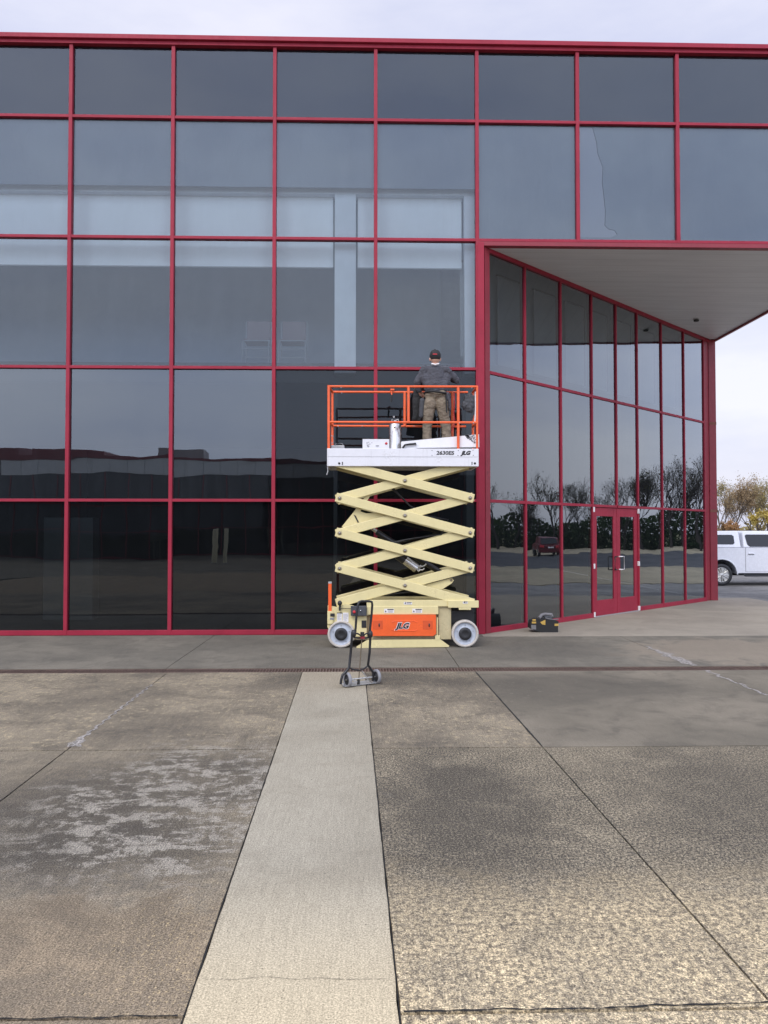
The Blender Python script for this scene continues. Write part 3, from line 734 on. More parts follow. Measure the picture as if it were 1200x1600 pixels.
# pothole guard
pl = [L(*p) for p in ((574,1000),(688,999),(690,1000.5),(702,1009),(701,1011),(557,1012.5),(557,1010.5))]
MB().prism(pl, 0, .03, FACE(YF+.03)).obj('pothole_guard', CREAM, lift, bevel=.003)
lbox(680, 993, 687.5, 1000, YF-.005, YF+.03, 'guard_bracket', CREAM); lbox(682.5, 965, 684.2, 994, YF+.0, YF+.012, 'guard_link', CREAM, bevel=.001)
lbox(578, 993.5, 682, 1000, YF+.12, YB-.12, 'underframe', DARK)
# scissor arms
PY = [723.5, 778, 832.7, 888, 942]
def arm(p0, p1, y0, y1, mat):
    x0, z0 = p0; x1, z1 = p1; d = Vector((x1-x0, 0, z1-z0)); l = d.length; d.normalize(); n = Vector((-d.z, 0, d.x)); c = .067
    M = basis((x0,y0,z0), d, (0,1,0), n)
    MB().box((-.058,0,-c), (l+.058,y1-y0,c), M).obj('scissor_arm', mat, lift, bevel=.006)
for k in range(4):
    la, ra = L(530.5, PY[k]), L(735, PY[k]-.5); lb, rb = L(530.5, PY[k+1]), L(735, PY[k+1]-.5)
    arm(la, rb, YF+.03, YF+.07, CREAM); arm(lb, ra, YF+.075, YF+.115, CREAM)
    arm(la, rb, YB-.07, YB-.03, CREAM); arm(lb, ra, YB-.115, YB-.075, CREAM)
    mx = ((la[0]+rb[0])/2, (la[1]+rb[1])/2)
    MB().tube([(mx[0],YF+.02,mx[1]),(mx[0],YB-.02,mx[1])], .021, 14).obj('pivot_pin', PINM, lift)
    if k < 3:
        for q in (lb, rb): MB().tube([(q[0],YF+.02,q[1]),(q[0],YB-.02,q[1])], .021, 14).obj('pivot_pin', PINM, lift)
    for q in (mx,)+((lb, rb) if k < 3 else ()):
        fb = lambda y_: basis((q[0],y_,q[1]),(1,0,0),(0,0,1),(0,-1,0))
        MB().lathe([(.036,0),(.036,.0015),(.001,.0015)], 16, fb(YF+.0295)).obj('pin_washer', CREAMD, lift)
        MB().lathe([(.012,0),(.012,.008),(.001,.008)], 10, fb(YF+.019)).obj('pin_bolt', GALV, lift)
# braces and lug
pl = [L(*p, Y=YF+.15) for p in ((534,823),(551,802),(574,771),(581,771),(563,799),(572,802),(604,801),(603,808),(562,822),(545,826))]
MB().prism(pl, 0, .02, FACE(YF+.15)).obj('brace_plate', CREAM, lift, bevel=.003)
pl = [L(*p, Y=YF+.15) for p in ((552.5,804),(556,806),(561,816),(559,817))]
MB().prism(pl, 0, .004, FACE(YF+.128)).obj('brace_slot', BLACK, lift)
pl = [L(*p, Y=YF+.14) for p in ((655,916),(700,904.5),(706,903.5),(709,906.5),(706,911),(690,921),(670,920))]
MB().prism(pl, 0, .02, FACE(YF+.14)).obj('cylinder_lug', CREAM, lift, bevel=.003)
x, z = L(705, 906.5, YF+.12); MB().tube([(x,YF+.11,z),(x,YB-.15,z)], .02, 10).obj('pivot_pin', PINM, lift)
ym = (YF+YB)/2
def pt(px, py, Y): q = F(px, py, Y); return (q.x, Y, q.z)
MB().tube([pt(588,831,ym), pt(700,902,ym)], .045, 14).obj('hydraulic_cylinder', BLACKT, lift)
MB().tube([pt(578,823,ym), pt(592,833,ym)], .028, 12).obj('cylinder_rod', STEEL, lift)
MB().tube([pt(560,815,ym-.1), pt(579,824,ym)], .03, 8).obj('cylinder_rod_eye', BLACKT, lift)
MB().tube([pt(622,867,ym-.12), pt(633,875,ym-.12)], .075, 16).obj('pump_motor_cap', BLACK, lift)
MB().tube([pt(632,874.2,ym-.12), pt(651,888.5,ym-.12)], .068, 18).obj('pump_motor', STEEL, lift)
b = MB()
for k, (px, py) in enumerate(((655,886),(660,891),(663,884),(654,893))): b.tube([pt(651,888,ym-.12), pt(px,py,ym-.15), pt(px+3,py-3,ym-.15)], .012, 6)
b.obj('pump_fittings', STEEL, lift)
for k, dy in enumerate((0, .02)):
    MB().tube([pt(612,760+k*3,ym-.1), pt(640,790,ym-.1+dy), pt(668,806+k*2,ym-.1), pt(700,812,ym-.12), pt(690,835,ym-.1+dy), pt(640,842,ym-.1), pt(610,848+k*2,ym-.1)], .012, 6).obj('hose', BLACK, lift)
MB().tube([pt(600,930,ym-.1), pt(640,925,ym-.1), pt(680,932,ym-.1)], .012, 6).obj('hose', BLACK, lift)
# platform deck
YP0, YP1 = -1.50, -.74
deck = lbox(511, 700.5, 748, 728.8, YP0, YP0+.03, 'deck_skirt', WHITE, bevel=.006)
x0, z1 = L(511, 700.5); x1, z0 = L(748, 728.8)
MB().box((x0+.001,YP0+.032,z1-.17), (x1-.001,YP1,z1-.13)).obj('deck_floor', GALV, lift)
DZ = z1-.13
MB().box((x0,YP1,z0), (x1,YP1+.03,z1)).obj('toe_board', WHITE, lift, bevel=.005)
for xx in (x0, x1-.03): MB().box((xx,YP0+.032,z0), (xx+.03,YP1-.002,z1)).obj('toe_board', WHITE, lift, bevel=.005)
MB().box((x0+.01,YP0-.003,z0+(z1-z0)*.53), (x1-.01,YP0-.0015,z0+(z1-z0)*.545)).obj('seam', GALV, deck)
b = MB()
for cxp in (530, 742): 
    x, z = L(cxp, 724); b.lathe([(.017,0),(.017,.003),(.001,.003)], 14, basis((x,YP0-.0005,z),(1,0,0),(0,0,1),(0,-1,0)))
for cxp in (535, 737.5):
    x, z = L(cxp, 724); b.box((x-.007,YP0-.003,z-.022), (x+.007,YP0-.0008,z+.022))
for cxp, cyp in ((675,704),(675,711.5),(716,704),(715.5,711.5),(739,703.5),(739.5,711.5)):
    x, z = L(cxp, cyp); b.lathe([(.006,0),(.006,.003),(.001,.003)], 8, basis((x,YP0-.0005,z),(1,0,0),(0,0,1),(0,-1,0)))
b.obj('bolt_holes', INK, deck)
x, z = L(695.5, 708); M = basis((x,YP0-.003,z),(1,0,0),(0,0,1),(0,-1,0)); lettering('2630ES', .077, M, 'lettering', INK, deck, 0.10, .0020, .0006, 1.16)
x, z = L(727.5, 708); M = basis((x,YP0-.003,z),(1,0,0),(0,0,1),(0,-1,0)); lettering('JLG', .077, M, 'lettering', INK, deck, .32, .0045, .0006, 1.1)
MB().tube([pt(511.5,729,YP0+.02), pt(512.5,736,YP0+.02), pt(510.5,742,YP0+.02)], .009, 5).obj('chain', GALV, lift)
# guard rails: near side (YP0) and far side (YP1), measured each at its own plane
rr_ = .018
def rail(pts, Y, r=rr_, name='guard_rail', mat=ORANGE):
    MB().tube([pt(px, py, Y) for px, py in pts], r, 10).obj(name, mat, lift)
YR = YP0+.03
rail([(513.5,603.8), (746,604.2)], YR, .0175); rail([(513.5,659.5), (747,660.2)], YR, .0175)
rail([(513.7,602), (513.7,701)], YR, .022, 'guard_post')
rail([(638.2,604), (638.2,660)], YR, .0215, 'guard_post')
rail([(716,604), (716,681), (716,701)], YR, .0215, 'guard_post')
rail([(745.5,604), (745.5,701)], YR, .0175, 'guard_post')
ft = lambda y: y
YQ = YP1-.03
rail([(518,612.3), (731,613)], YQ, .017); rail([(518,665.3), (640,666), (728,666.5)], YQ, .017)
rail([(632.5,613), (632.5,666)], YQ, .024, 'guard_post'); rail([(706.8,613), (706.8,666), (706.8,701)], YQ, .022, 'guard_post')
rail([(519.5,613), (519.5,700)], YQ, .020, 'guard_post'); rail([(739,613), (739,702)], YQ, .020, 'guard_post')
for (px0, py0, px1, py1) in ((513.7,603.8,519.5,612.3), (513.7,659.5,519.5,665.3), (745.5,604.2,739,613), (745.5,660.2,739,666.5)):
    MB().tube([pt(px0,py0,YR), pt(px1,py1,YQ)], .0175, 10).obj('guard_rail', ORANGE, lift)
rail([(612,611), (612,620)], YQ-.03, .013, 'gate_latch'); rail([(610,609), (616,609)], YQ-.03, .016, 'gate_latch')
MB().tube([pt(612,617,YQ-.03), pt(611,628,YQ-.03)], .016, 8).obj('latch_grip', BLACK, lift)
for px, py in ((533,605.5),(534,614),(737,606),(740,661),(718,661),(647,665.5),(528,666),(566,666)):
    x, z = L(px, py); MB().lathe([(.008,0),(.008,.006),(.001,.006)], 8, basis((x,YR-.024,z),(1,0,0),(0,0,1),(0,-1,0))).obj('rail_bolt', GALV, lift)
b = MB(); b.tube([pt(517.5,681,YR), pt(521,681.5,YR), pt(521.5,692,YR), pt(517.5,692.5,YR)], .007, 6); b.obj('grab_handle', GALV, lift)
lbox(724, 620, 742, 638, YQ-.16, YQ-.02, 'control_box', BAGGREY, bevel=.02, ref=YQ)
b = MB(); b.tube([pt(728,632,YQ-.16), pt(731,626,YQ-.19), pt(737,622,YQ-.16)], .02, 8); b.obj('control_grip', BLACK, lift)
rail([(743,612),(743.3,640),(742,660)], YR+.06, .012, 'document_tube', CARD)

# things resting on the platform
def at_deck(px): return F(px, 700, YP0+.12).x
t = empty('steel_canister', (F(617,690,-1.25).x,-1.25,DZ), 'tall shiny steel sprayer tank standing on the platform', 'sprayer tank')
c0 = F(617.5,700,-1.25).x; zt = F(617,661.5,-1.25).z; r0 = .095
MB().lathe([(r0,0),(r0,.02),(r0-.003,.03),(r0-.003,zt-DZ-.03),(r0-.012,zt-DZ-.01),(.06,zt-DZ),(.001,zt-DZ)], 32, Matrix.Translation((c0,-1.25,DZ))).obj('tank', STEEL, t)
b = MB(); b.tube([(c0-.05,-1.25,zt),(c0-.05,-1.25,zt+.06),(c0+.05,-1.25,zt+.06),(c0+.05,-1.25,zt)], .01, 6).lathe([(.025,0),(.025,.05),(.001,.05)], 12, Matrix.Translation((c0,-1.25,zt-.002))).lathe([(.014,0),(.014,.03)], 10, Matrix.Translation((c0-.02,-1.27,zt+.08)))
b.obj('pump_valve', GALV, t)
MB().tube([(c0+.02,-1.27,zt+.03),(c0+.08,-1.30,zt+.0),(c0+.06,-1.345,zt-.08),(c0+.085,-1.345,zt-.14),(c0+.10,-1.33,zt-.2)], .007, 6).obj('hose', BLACK, t)
x, z = F(616.5,667.5,-1.345).x, F(616.5,667.5,-1.345).z
MB().lathe([(.012,0),(.012,.004),(.001,.004)], 10, basis((x,-1.3425,z),(1,0,0),(0,0,1),(0,-1,0))).obj('cap_hole', INK, t)
# carton with printed marks
x0, x1 = F(566.5,700,-1.3).x, F(608.5,700,-1.3).x; z1 = F(590,686,-1.3).z
cb = empty('carton', ((x0+x1)/2,-1.2,DZ), 'small white printed carton left of the steel canister', 'box')
MB().box((x0,-1.3,DZ), (x1,-1.05,z1)).obj('box_body', CARD, cb, bevel=.004)
b = MB(); rg = random.Random(8)
for k in range(14): 
    a = F(573+rg.random()*8, 690+rg.random()*8, -1.303); b.box((a.x-.004,-1.3025,a.z-.008), (a.x+.006,-1.301,a.z+.006))
for k in range(3): 
    a = F(587+k*1.5, 696.5, -1.303); b.box((a.x,-1.3025,a.z-.008), (a.x+.02,-1.301,a.z+.006))
b.obj('printed_mark', LABELG, cb)
q = F(603.5,693,-1.303); MB().lathe([(.02,0),(.02,.0015),(.001,.0015)], 14, basis((q.x,-1.301,q.z),(1,0,0),(0,0,1),(0,-1,0))).obj('red_emblem', REDINK, cb)
# long white box leaning on the skirt
b = MB(); q = [F(627,690,-1.42), F(748.5,678.5,-1.42), F(749,698.5,-1.42), F(655,700,-1.42), F(640,702,-1.42), F(627,702,-1.42)]
lb_ = empty('long_carton', (F(690,690,-1.4).x,-1.4,DZ), 'long white film roll box lying tilted on the platform edge below the worker', 'box')
b.prism([(p.x, p.z) for p in q], 0, .14, FACE(-1.28)).obj('box_body', CARD, lb_, bevel=.005)
b = MB(); rg = random.Random(3)
for k in range(110):
    u_ = rg.random(); v_ = rg.random(); px = 727+u_*16; py = 679.5+v_*14*(u_**.6)
    a = F(px, py, -1.4225); s_ = .004+rg.random()*.006; b.box((a.x-s_,-1.4224,a.z-s_*.7), (a.x+s_,-1.4208,a.z+s_*.7))
b.obj('printed_mark', LABELG, lb_)
b = MB(); b.tube([F(629,700,-1.44),F(633,695,-1.445),F(640,694,-1.445),F(650,693.2,-1.445),F(650,695,-1.445)], .014, 7)
tag(b.obj('black_strap', BAGBLK), 'black strap lying over the left end of the long white box', 'strap')
x0, x1 = F(517.5,700,-1.38).x, F(538,700,-1.38).x; z1 = F(525,695.5,-1.38).z
t = empty('squeegee_tray', ((x0+x1)/2,-1.3,DZ), 'small grey plastic tub at the left end of the platform', 'tub')
MB().box((x0,-1.38,DZ), (x1,-1.2,z1)).obj('tub', GALV, t, bevel=.01)
MB().tube([(x0+.06,-1.38,z1),(x0+.07,-1.38,z1+.025),(x1-.03,-1.38,z1+.025),(x1-.02,-1.38,z1)], .006, 6).obj('handle', GREYP, t)

# remesh helper for soft bodies
def blob(parts, name, mat, parent, vox=.009, smooth=6, origin=None, disp=None):
    b = MB()
    for p in parts:
        if p[0] == 'c':
            _, a, ra, c, rc = p[:5]; a = Vector(a); c = Vector(c); fl = p[5] if len(p) > 5 else None
            n = 6; pts = [a.lerp(c, i/n) for i in range(n+1)]; rs = [ra+(rc-ra)*i/n for i in range(n+1)]
            if fl:       # flattened in y
                k0 = len(b.v); b.tube(pts, rs, 14)
                b.ball(a, ra); b.ball(c, rc); cy = (a.y+c.y)/2
                for i in range(k0, len(b.v)):
                    v = b.v[i]; tt = 0
                    ax_ = c-a; l2 = ax_.length_squared
                    if l2 > 0: tt = max(0, min(1, (Vector(v)-a).dot(ax_)/l2))
                    yc = a.y+(c.y-a.y)*tt
                    b.v[i] = (v[0], yc+(v[1]-yc)*fl, v[2])
            else:
                b.tube(pts, rs, 14); b.ball(a, ra); b.ball(c, rc)
        else: b.ball(p[1], p[2])
    o = b.obj(name, mat, parent)
    r = o.modifiers.new('r', 'REMESH'); r.mode = 'VOXEL'; r.voxel_size = vox; r.use_smooth_shade = True
    s = o.modifiers.new('s', 'SMOOTH'); s.iterations = smooth; s.factor = .5
    if disp:
        tx = bpy.data.textures.new(name+'_folds', 'CLOUDS'); tx.noise_scale = disp[1]; tx.noise_depth = 2
        d = o.modifiers.new('d', 'DISPLACE'); d.texture = tx; d.strength = disp[0]; d.mid_level = .5
    return o

# bags hung on the rails
q = F(651,630,YQ-.1); t = empty('tool_pouch', (q.x,YQ-.1,q.z), 'black work bag hanging on the far rail at the left of the worker', 'bag')
blob([('c',F(652,612,YQ-.1),.07,F(652,630,YQ-.1),.085,.6),('c',F(652,630,YQ-.1),.08,F(650,652,YQ-.1),.06,.6),('c',F(646,655,YQ-.1),.035,F(656,656,YQ-.1),.035,.7)], 'bag_body', BAGBLK, t, .012, disp=(.02,.05))
MB().tube([F(648,608,YQ-.1),F(650,603,YQ-.05),F(655,604,YQ+.02),F(657,610,YQ-.1)], .01, 6).obj('strap', BAGBLK, t)
q = F(731,640,YQ-.12); t = empty('hanging_jacket', (q.x,YQ-.12,q.z), 'dark grey jacket slung over the rail at the right end of the platform', 'jacket')
blob([('c',F(734,618,YQ-.18),.05,F(728,634,YQ-.2),.07,.6),('c',F(736,622,YQ-.18),.06,F(733,638,YQ-.2),.07,.6),('c',F(740,640,YQ-.18),.03,F(738,655,YQ-.18),.02,.6)], 'jacket_body', BAGGREY, t, .012, disp=(.04,.04))
MB().tube([F(709.5,613,YQ-.05),F(710.5,630,YQ-.08),F(709,645,YQ-.06),F(711,660,YQ-.08),F(706,674,YQ-.1)], .009, 6).obj('hose_piece', REDINK, t)

# ================================================================== WORKER
YM = -1.06
man = empty('person', (F(681,690,YM).x, YM, DZ), 'man in grey long sleeved shirt, khaki trousers and black cap working from the raised platform', 'person')
P = lambda px, py, dy=0: F(px, py, YM+dy)
hd = P(680,558.5,.03)
blp = [('s', hd, (.078,.095,.112)), ('c', P(680,563,.04), .05, P(680,573,.02), .052), ('s', P(680,566.5,.09), (.05,.05,.06)),
       ('s', hd+Vector((-.08,.0,-.03)), (.014,.02,.034)), ('s', hd+Vector((.08,0,-.03)), (.014,.02,.034)),
       ('s', hd+Vector((0,.105,-.035)), (.014,.025,.022)), ('s', hd+Vector((0,.085,-.075)), (.03,.02,.012))]
# torso and limbs below the clothes keep the body one continuous surface
SHL, SHR = P(661,578,.02), P(699,578,.02); ELL, ELR = P(651.5,597,.04), P(713,594,.08)
HLW, HRW = P(656.5,612,.12), P(703.5,592,.22)
HIPL, HIPR = P(672,627,0), P(690.5,627,0); KNL, KNR = P(667,662,.05), P(696,662,.03); ANL, ANR = P(667,703,.0), P(699,703,0)
ANL.z = ANR.z = DZ+.08
blp += [('c', P(680,579,.02), .075, P(681,598,.02), .09, .7), ('c', P(681,598,.02), .09, P(681,620,0), .09, .7),
        ('c', SHL, .038, ELL, .035), ('c', ELL, .036, HLW, .03), ('c', SHR, .038, ELR, .035), ('c', ELR, .036, HRW, .03),
        ('c', SHL, .038, SHR, .038), ('c', P(681,622,0), .06, HIPL, .055), ('c', P(681,622,0), .06, HIPR, .055), ('c', HIPL, .06, KNL, .045), ('c', KNL, .045, ANL, .04), ('c', HIPR, .06, KNR, .045), ('c', KNR, .045, ANR, .04)]
for W_, dirv, sd_ in ((HLW, Vector((.25,.75,-.6)), 1), (HRW, Vector((-.55,.65,.5)), -1)):
    dirv.normalize(); side = dirv.cross(Vector((0,0,1))).normalized(); dn = side.cross(dirv).normalized()
    pm = W_+dirv*.075; blp.append(('c', W_, .028, pm, .036, .8))
    for k in range(4):
        o_ = (k-1.5)*.021; a = pm+side*o_+dirv*.01; ln = (.062,.07,.066,.052)[k]
        m_ = a+dirv*ln*.55+dn*-.006; e = m_+dirv*ln*.3-dn*.03
        blp += [('c', a, .0105, m_, .0095), ('c', m_, .0095, e, .008)]
    th = W_+dirv*.03+side*sd_*.03; blp += [('c', th, .014, th+dirv*.04+side*sd_*.025-dn*.01, .011), ('c', th+dirv*.04+side*sd_*.025-dn*.01, .011, th+dirv*.07+side*sd_*.015-dn*.02, .009)]
blob(blp, 'body', SKIN, man, .0068, 3)
blob([('c',P(680,576,.02),.085,P(680,582,.02),.12,.72),('c',P(680,584,.015),.15,P(680.5,600,.01),.158,.66),('c',P(680.5,598,.01),.155,P(681,603,0),.150,.70),
      ('c',P(663,578,.02),.066,ELL,.056),('c',ELL,.058,HLW.lerp(ELL,.15),.043),('c',P(697,578,.02),.066,ELR,.056),('c',ELR,.058,HRW.lerp(ELR,.28),.045),
      ('c',P(664,577.5,.02),.062,P(696,577.5,.02),.062,.9),('c',P(664,590,.02),.075,P(671,606,.0),.085),('c',P(697,590,.02),.075,P(692,606,.0),.085)], 'shirt', SHIRT, man, .0095, 5, disp=(.022,.07))
blob([('c',P(672.5,617,0),.093,P(689.5,617,0),.093,.95),('c',P(672,630,-.02),.098,P(669,648,0),.092),('c',P(690.5,630,-.02),.098,P(693,648,0),.092),
      ('c',P(669,648,0),.092,P(667.5,668,.04),.073),('c',P(693,648,0),.092,P(697,668,.02),.075),
      ('c',P(667.5,668,.04),.073,ANL,.066),('c',P(697,668,.02),.075,ANR,.068)], 'trousers', PANTS, man, .0095, 4, disp=(.024,.06))
for A_ in (ANL, ANR):
    blob([('c',Vector((A_.x,A_.y-.05,DZ+.055)),.05,Vector((A_.x,A_.y+.14,DZ+.045)),.042),('c',Vector((A_.x,A_.y-.03,DZ+.055)),.048,Vector((A_.x,A_.y-.02,DZ+.12)),.05)], 'boot', BAGBLK, man, .009, 3)
cap = blob([('s', hd+Vector((0,-.005,.022)), (.090,.108,.104)), ('c', hd+Vector((-.04,.12,.035)), .012, hd+Vector((.04,.12,.035)), .012), ('c', hd+Vector((0,.10,.04)), .04, hd+Vector((0,.16,.03)), .03, .6)], 'cap', BAGBLK, man, .008, 2)
b = MB()
for k in range(5): b.box((hd.x-.048+k*.014,hd.y-.116,hd.z+.018), (hd.x-.037+k*.014,hd.y-.108,hd.z+.032+.006*(k%2)))
b.obj('cap_emblem', REDINK, cap)
MB().tube([P(674,568.2,-.075),P(680,569.8,-.085),P(686,568.2,-.075)], .012, 8).obj('undershirt_collar', LABEL, man)
b = MB(); c_ = P(681,614.5,0); n = 28
ring = [(c_.x+.175*math.cos(2*math.pi*k/n), c_.y+.135*math.sin(2*math.pi*k/n), c_.z+.012*math.sin(4*math.pi*k/n)) for k in range(n+1)]
b.tube(ring, .017, 6, cap=False); b.obj('tool_belt', BAGBLK, man)
blob([('c',P(660,626,-.02),.045,P(658,650,-.02),.038,1.1)], 'belt_pouch', BAGGREY, man, .01, 3)
blob([('c',P(699.5,616,-.06),.035,P(700,624,-.06),.032,.8),('c',P(702,626,-.05),.03,P(703,640,-.05),.025,1.0)], 'belt_pouch', SHIRT, man, .01, 3)
MB().tube([P(696.5,618,-.11),P(697.5,630,-.125),P(698,645,-.12)], .011, 6).obj('belt_strap', BAGBLK, man)

# ================================================================== FOLDING CART
pc0 = G(567,1071); ang = R_(29)
cart = empty('hand_truck', pc0, 'black folding hand truck with grey wheels standing in front of the lift', 'hand truck')
Q = lambda px, py: V(px, py, pc0, ang)
au = Vector((math.cos(ang), math.sin(ang), 0)); an = Vector((-math.sin(ang), math.cos(ang), 0))
t_ = MB().tube([Q(555,990),Q(557,962),Q(559,946),Q(560.5,941),Q(564,939.5),Q(577,939.5),Q(581,940.5),Q(581.7,945),Q(580.5,962),Q(577.5,988)], .0135, 10)
t_.obj('handle', BLACKT, cart)
wl = Q(543,1068); wr = Q(588.5,1066)
WR = .082
gl_ = pc0+au*((wl-pc0).dot(au)); gr_ = pc0+au*((wr-pc0).dot(au))
wl = Vector((gl_.x, gl_.y, WR)); wr = Vector((gr_.x, gr_.y, WR))
MB().tube([Q(550.5,987),Q(548,1020),Q(545.5,1043),Q(541,1049),Q(535,1055),Q(533,1063),Q(532.3,1069)], .0145, 10).obj('side_tube', BLACKT, cart)
MB().tube([Q(579,987),Q(577.5,1020),Q(575,1039),Q(580,1046),Q(583,1051),Q(582.5,1064)], .0145, 10).obj('side_tube', BLACKT, cart)
for px, py in ((552.5,990),(578.5,991)): MB().ball(Q(px,py), (.03,.03,.045)).obj('joint_clamp', BLACK, cart)
b = MB(); b.tube([Q(553,989),Q(560,990.5),Q(566,995),Q(572,990),Q(578,990)], .009, 8).tube([Q(553,996),Q(566,997.5),Q(578,996)], .009, 8); b.obj('cross_bar', BLACKT, cart)
MB().box(Q(563,998)-Vector((0,.02,0)), Q(570,994)+Vector((.0,.03,0))).obj('latch', REDDARK, cart)
MB().tube([Q(565.8,993),Q(566.3,987.5)], .022, 8).obj('release_knob', BLACK, cart)
MB().tube([Q(565.5,997),Q(563,1030),Q(560.3,1066)], .006, 8).obj('lock_rod', PINM, cart)
MB().tube([Q(545.5,1043),Q(552,1046),Q(562,1047.5),Q(570,1044),Q(575,1040)], .009, 8).obj('cross_bar', BLACKT, cart)
MB().tube([wl-au*.02, wr+au*.02], .008, 8).obj('axle', STEEL, cart)
MB().tube([Q(566,1049),Q(574,1060),Q(580,1066)], .009, 6).tube([Q(550,1062),Q(560,1066)], .007, 6).obj('brace', STEEL, cart)
MB().tube([Q(560.3,1062),Q(560,1071)], .016, 8).obj('foot', BLACK, cart)
tp = [(-.235,-.02),(.20,-.02),(.20,.03),(.16,.16),(-.19,.16),(-.235,.03)]
MB().prism(tp, .012, .017, basis(pc0, au, an, (0,0,1))).obj('toe_plate', GALV, cart)
for c_ in (wl, wr):
    we = bpy.data.objects.new('wheel', None); COL.objects.link(we); we.parent = cart; we.location = c_-cart.location
    M = basis(c_, an, (0,0,1), au)
    MB().lathe([(.058,-.014),(.076,-.017),(.082,-.010),(.082,.010),(.076,.017),(.058,.014)], 32, M, ring=True).obj('tyre', GREYP, we)
    MB().lathe([(.001,-.016),(.02,-.020),(.022,-.010),(.058,-.009),(.058,.009),(.022,.010),(.02,.02),(.001,.016)], 24, M).obj('rim', BLACK, we)

# ================================================================== TOOL BAG at the entrance wall
g0 = G(853,988); tb = empty('tool_bag', g0, 'open black tool bag with yellow trim on the ground against the entrance wall', 'tool bag')
B = lambda px, py, dy=0: F(px, py, g0.y+dy)
prof = [B(828.5,982),B(829,975),B(832,970),B(838,967),B(852,967),B(868,969),B(873,971),B(872,976),B(872,988),B(862,989),B(846,988),B(835,985.5)]
MB().prism([(p.x, p.z) for p in prof], 0, .22, FACE(g0.y+.22)).obj('bag_body', BAGBLK, tb, bevel=.02)
b = MB()
for px0, py0, px1, py1 in ((832,967.5,837,969.8),(831,971.3,837.5,974),(866.5,974.5,872.6,978)):
    a, c = B(px0,py0), B(px1,py1); b.box((a.x,g0.y-.006,c.z), (c.x,g0.y+.01,a.z))
pl = [B(838,967.5),B(852,968.5),B(852,976.5),B(847,975.5),B(844,972),B(838,970)]; b.prism([(p.x,p.z) for p in pl[1:5]], 0, .016, FACE(g0.y+.01))
b.obj('yellow_trim', YELLOW, tb)
a, c = B(830,976.5), B(837.5,983.5); MB().box((a.x,g0.y-.006,c.z), (c.x,g0.y+.01,a.z)).obj('grey_patch', SOFTG, tb)
MB().tube([B(842,966,.02),B(846,961,.08),B(852,959.5,.1),B(862,960.5,.12),B(863,964,.1)], .028, 10).obj('carry_handle', SOFTG, tb)
MB().tube([B(852,965.5,.02),B(858,967,.02),B(865,968.5,.02),B(872.5,967.5,.04)], .01, 6).obj('zip_edge', SOFTG, tb)
MB().tube([B(850,963.5,.1),B(862,965.5,.1)], .03, 8).obj('hand_tool', BAGGREY, tb)

# ================================================================== PICKUP TRUCK
WHP = paint('white_car_paint', (.74,.75,.80), .25, var=.02, sc=1, coat=.6)
tx_c = F(1128.5,900,13.75).x; TZ = -.172; TY = 13.75
tr = empty('pickup_truck', (tx_c+1.8,TY+1,TZ), 'white crew cab pickup truck with a matching canopy, parked beyond the building corner', 'pickup truck')
TM = basis((tx_c,TY,TZ), (1,0,0), (0,0,1), (0,-1,0))       # x forward, y up, z towards the camera; near side at z=0, far side at z=-2.0
arc = lambda cx, r, n=12: [(cx+r*math.cos(math.pi*k/n), .40+r*math.sin(math.pi*k/n)) for k in range(n+1)]
low = [(-1.15,.62),(-1.18,1.0),(-1.18,1.33),(4.35,1.28),(4.55,1.15),(4.62,.85),(4.6,.5),(4.3,.42)]
poly = [(-1.15,.5)]+[(-1.18,.9),(-1.18,1.34),(3.05,1.34),(3.2,1.30),(4.25,1.22),(4.5,1.12),(4.6,.85),(4.58,.45)]+[p for p in arc(3.68,.52)]+[(3.1,.45),(.58,.45)]+[p for p in arc(0,.52)]
body = MB().prism(poly, -1.98, 0, TM).obj('body', WHP, tr, bevel=.05)
cab = [(.78,1.345),(.80,1.88),(.98,1.93),(2.15,1.92),(2.45,1.86),(3.15,1.345)]
def tumble(poly, name, mat, parent, inset=.16, z0=-1.98, z1=0):
    b = MB(); n = len(poly); z_lo = 1.345; vs = []
    if sum(poly[i][0]*poly[(i+1)%n][1]-poly[(i+1)%n][0]*poly[i][1] for i in range(n)) < 0: poly = poly[::-1]
    for s_, zz in ((1, z0), (-1, z1)):
        for p in poly: vs.append((p[0], p[1], zz+s_*inset*(p[1]-z_lo)/.58+s_*.03))
    b.add(vs, [tuple(range(n))[::-1], tuple(range(n,2*n))]+[(i,(i+1)%n,n+(i+1)%n,n+i) for i in range(n)], False, TM)
    return b.obj(name, mat, parent, bevel=.03)
tumble(cab, 'cab', WHP, tr)
tumble([(-1.2,1.345),(-1.12,1.86),(-.95,1.92),(.60,1.93),(.67,1.90),(.70,1.345)], 'canopy', WHP, tr)
def side_glass(poly, name):
    b = MB(); f_ = lambda p: (p[0], p[1], -.026-.16*(p[1]-1.345)/.58+.006)
    b.add([f_(p) for p in poly], [tuple(range(len(poly)))], False, TM)
    b.add([(p[0], p[1], f_(p)[2]-.02) for p in poly], [tuple(range(len(poly)))], False, TM)
    return b.obj(name, GL_T, tr)
GL_T = paint('dark_vehicle_glass', (.010,.011,.016), .1, var=.0, coat=.0, bump=0)
side_glass([(-.95,1.46),(.42,1.45),(.48,1.50),(.48,1.74),(.42,1.79),(-.9,1.79),(-.95,1.74)], 'canopy_window')
side_glass([(.93,1.44),(1.02,1.37),(1.72,1.37),(1.74,1.80),(.93,1.80),(.88,1.76)], 'rear_door_window')
side_glass([(1.84,1.37),(2.85,1.37),(2.40,1.79),(1.84,1.80)], 'front_door_window')
MB().add([(2.50,1.84,-.2),(3.13,1.37,-.08),(3.13,1.37,-1.9),(2.50,1.84,-1.78)], [(0,1,2,3)], False, TM).obj('windscreen', GL_T, tr)
b = MB()
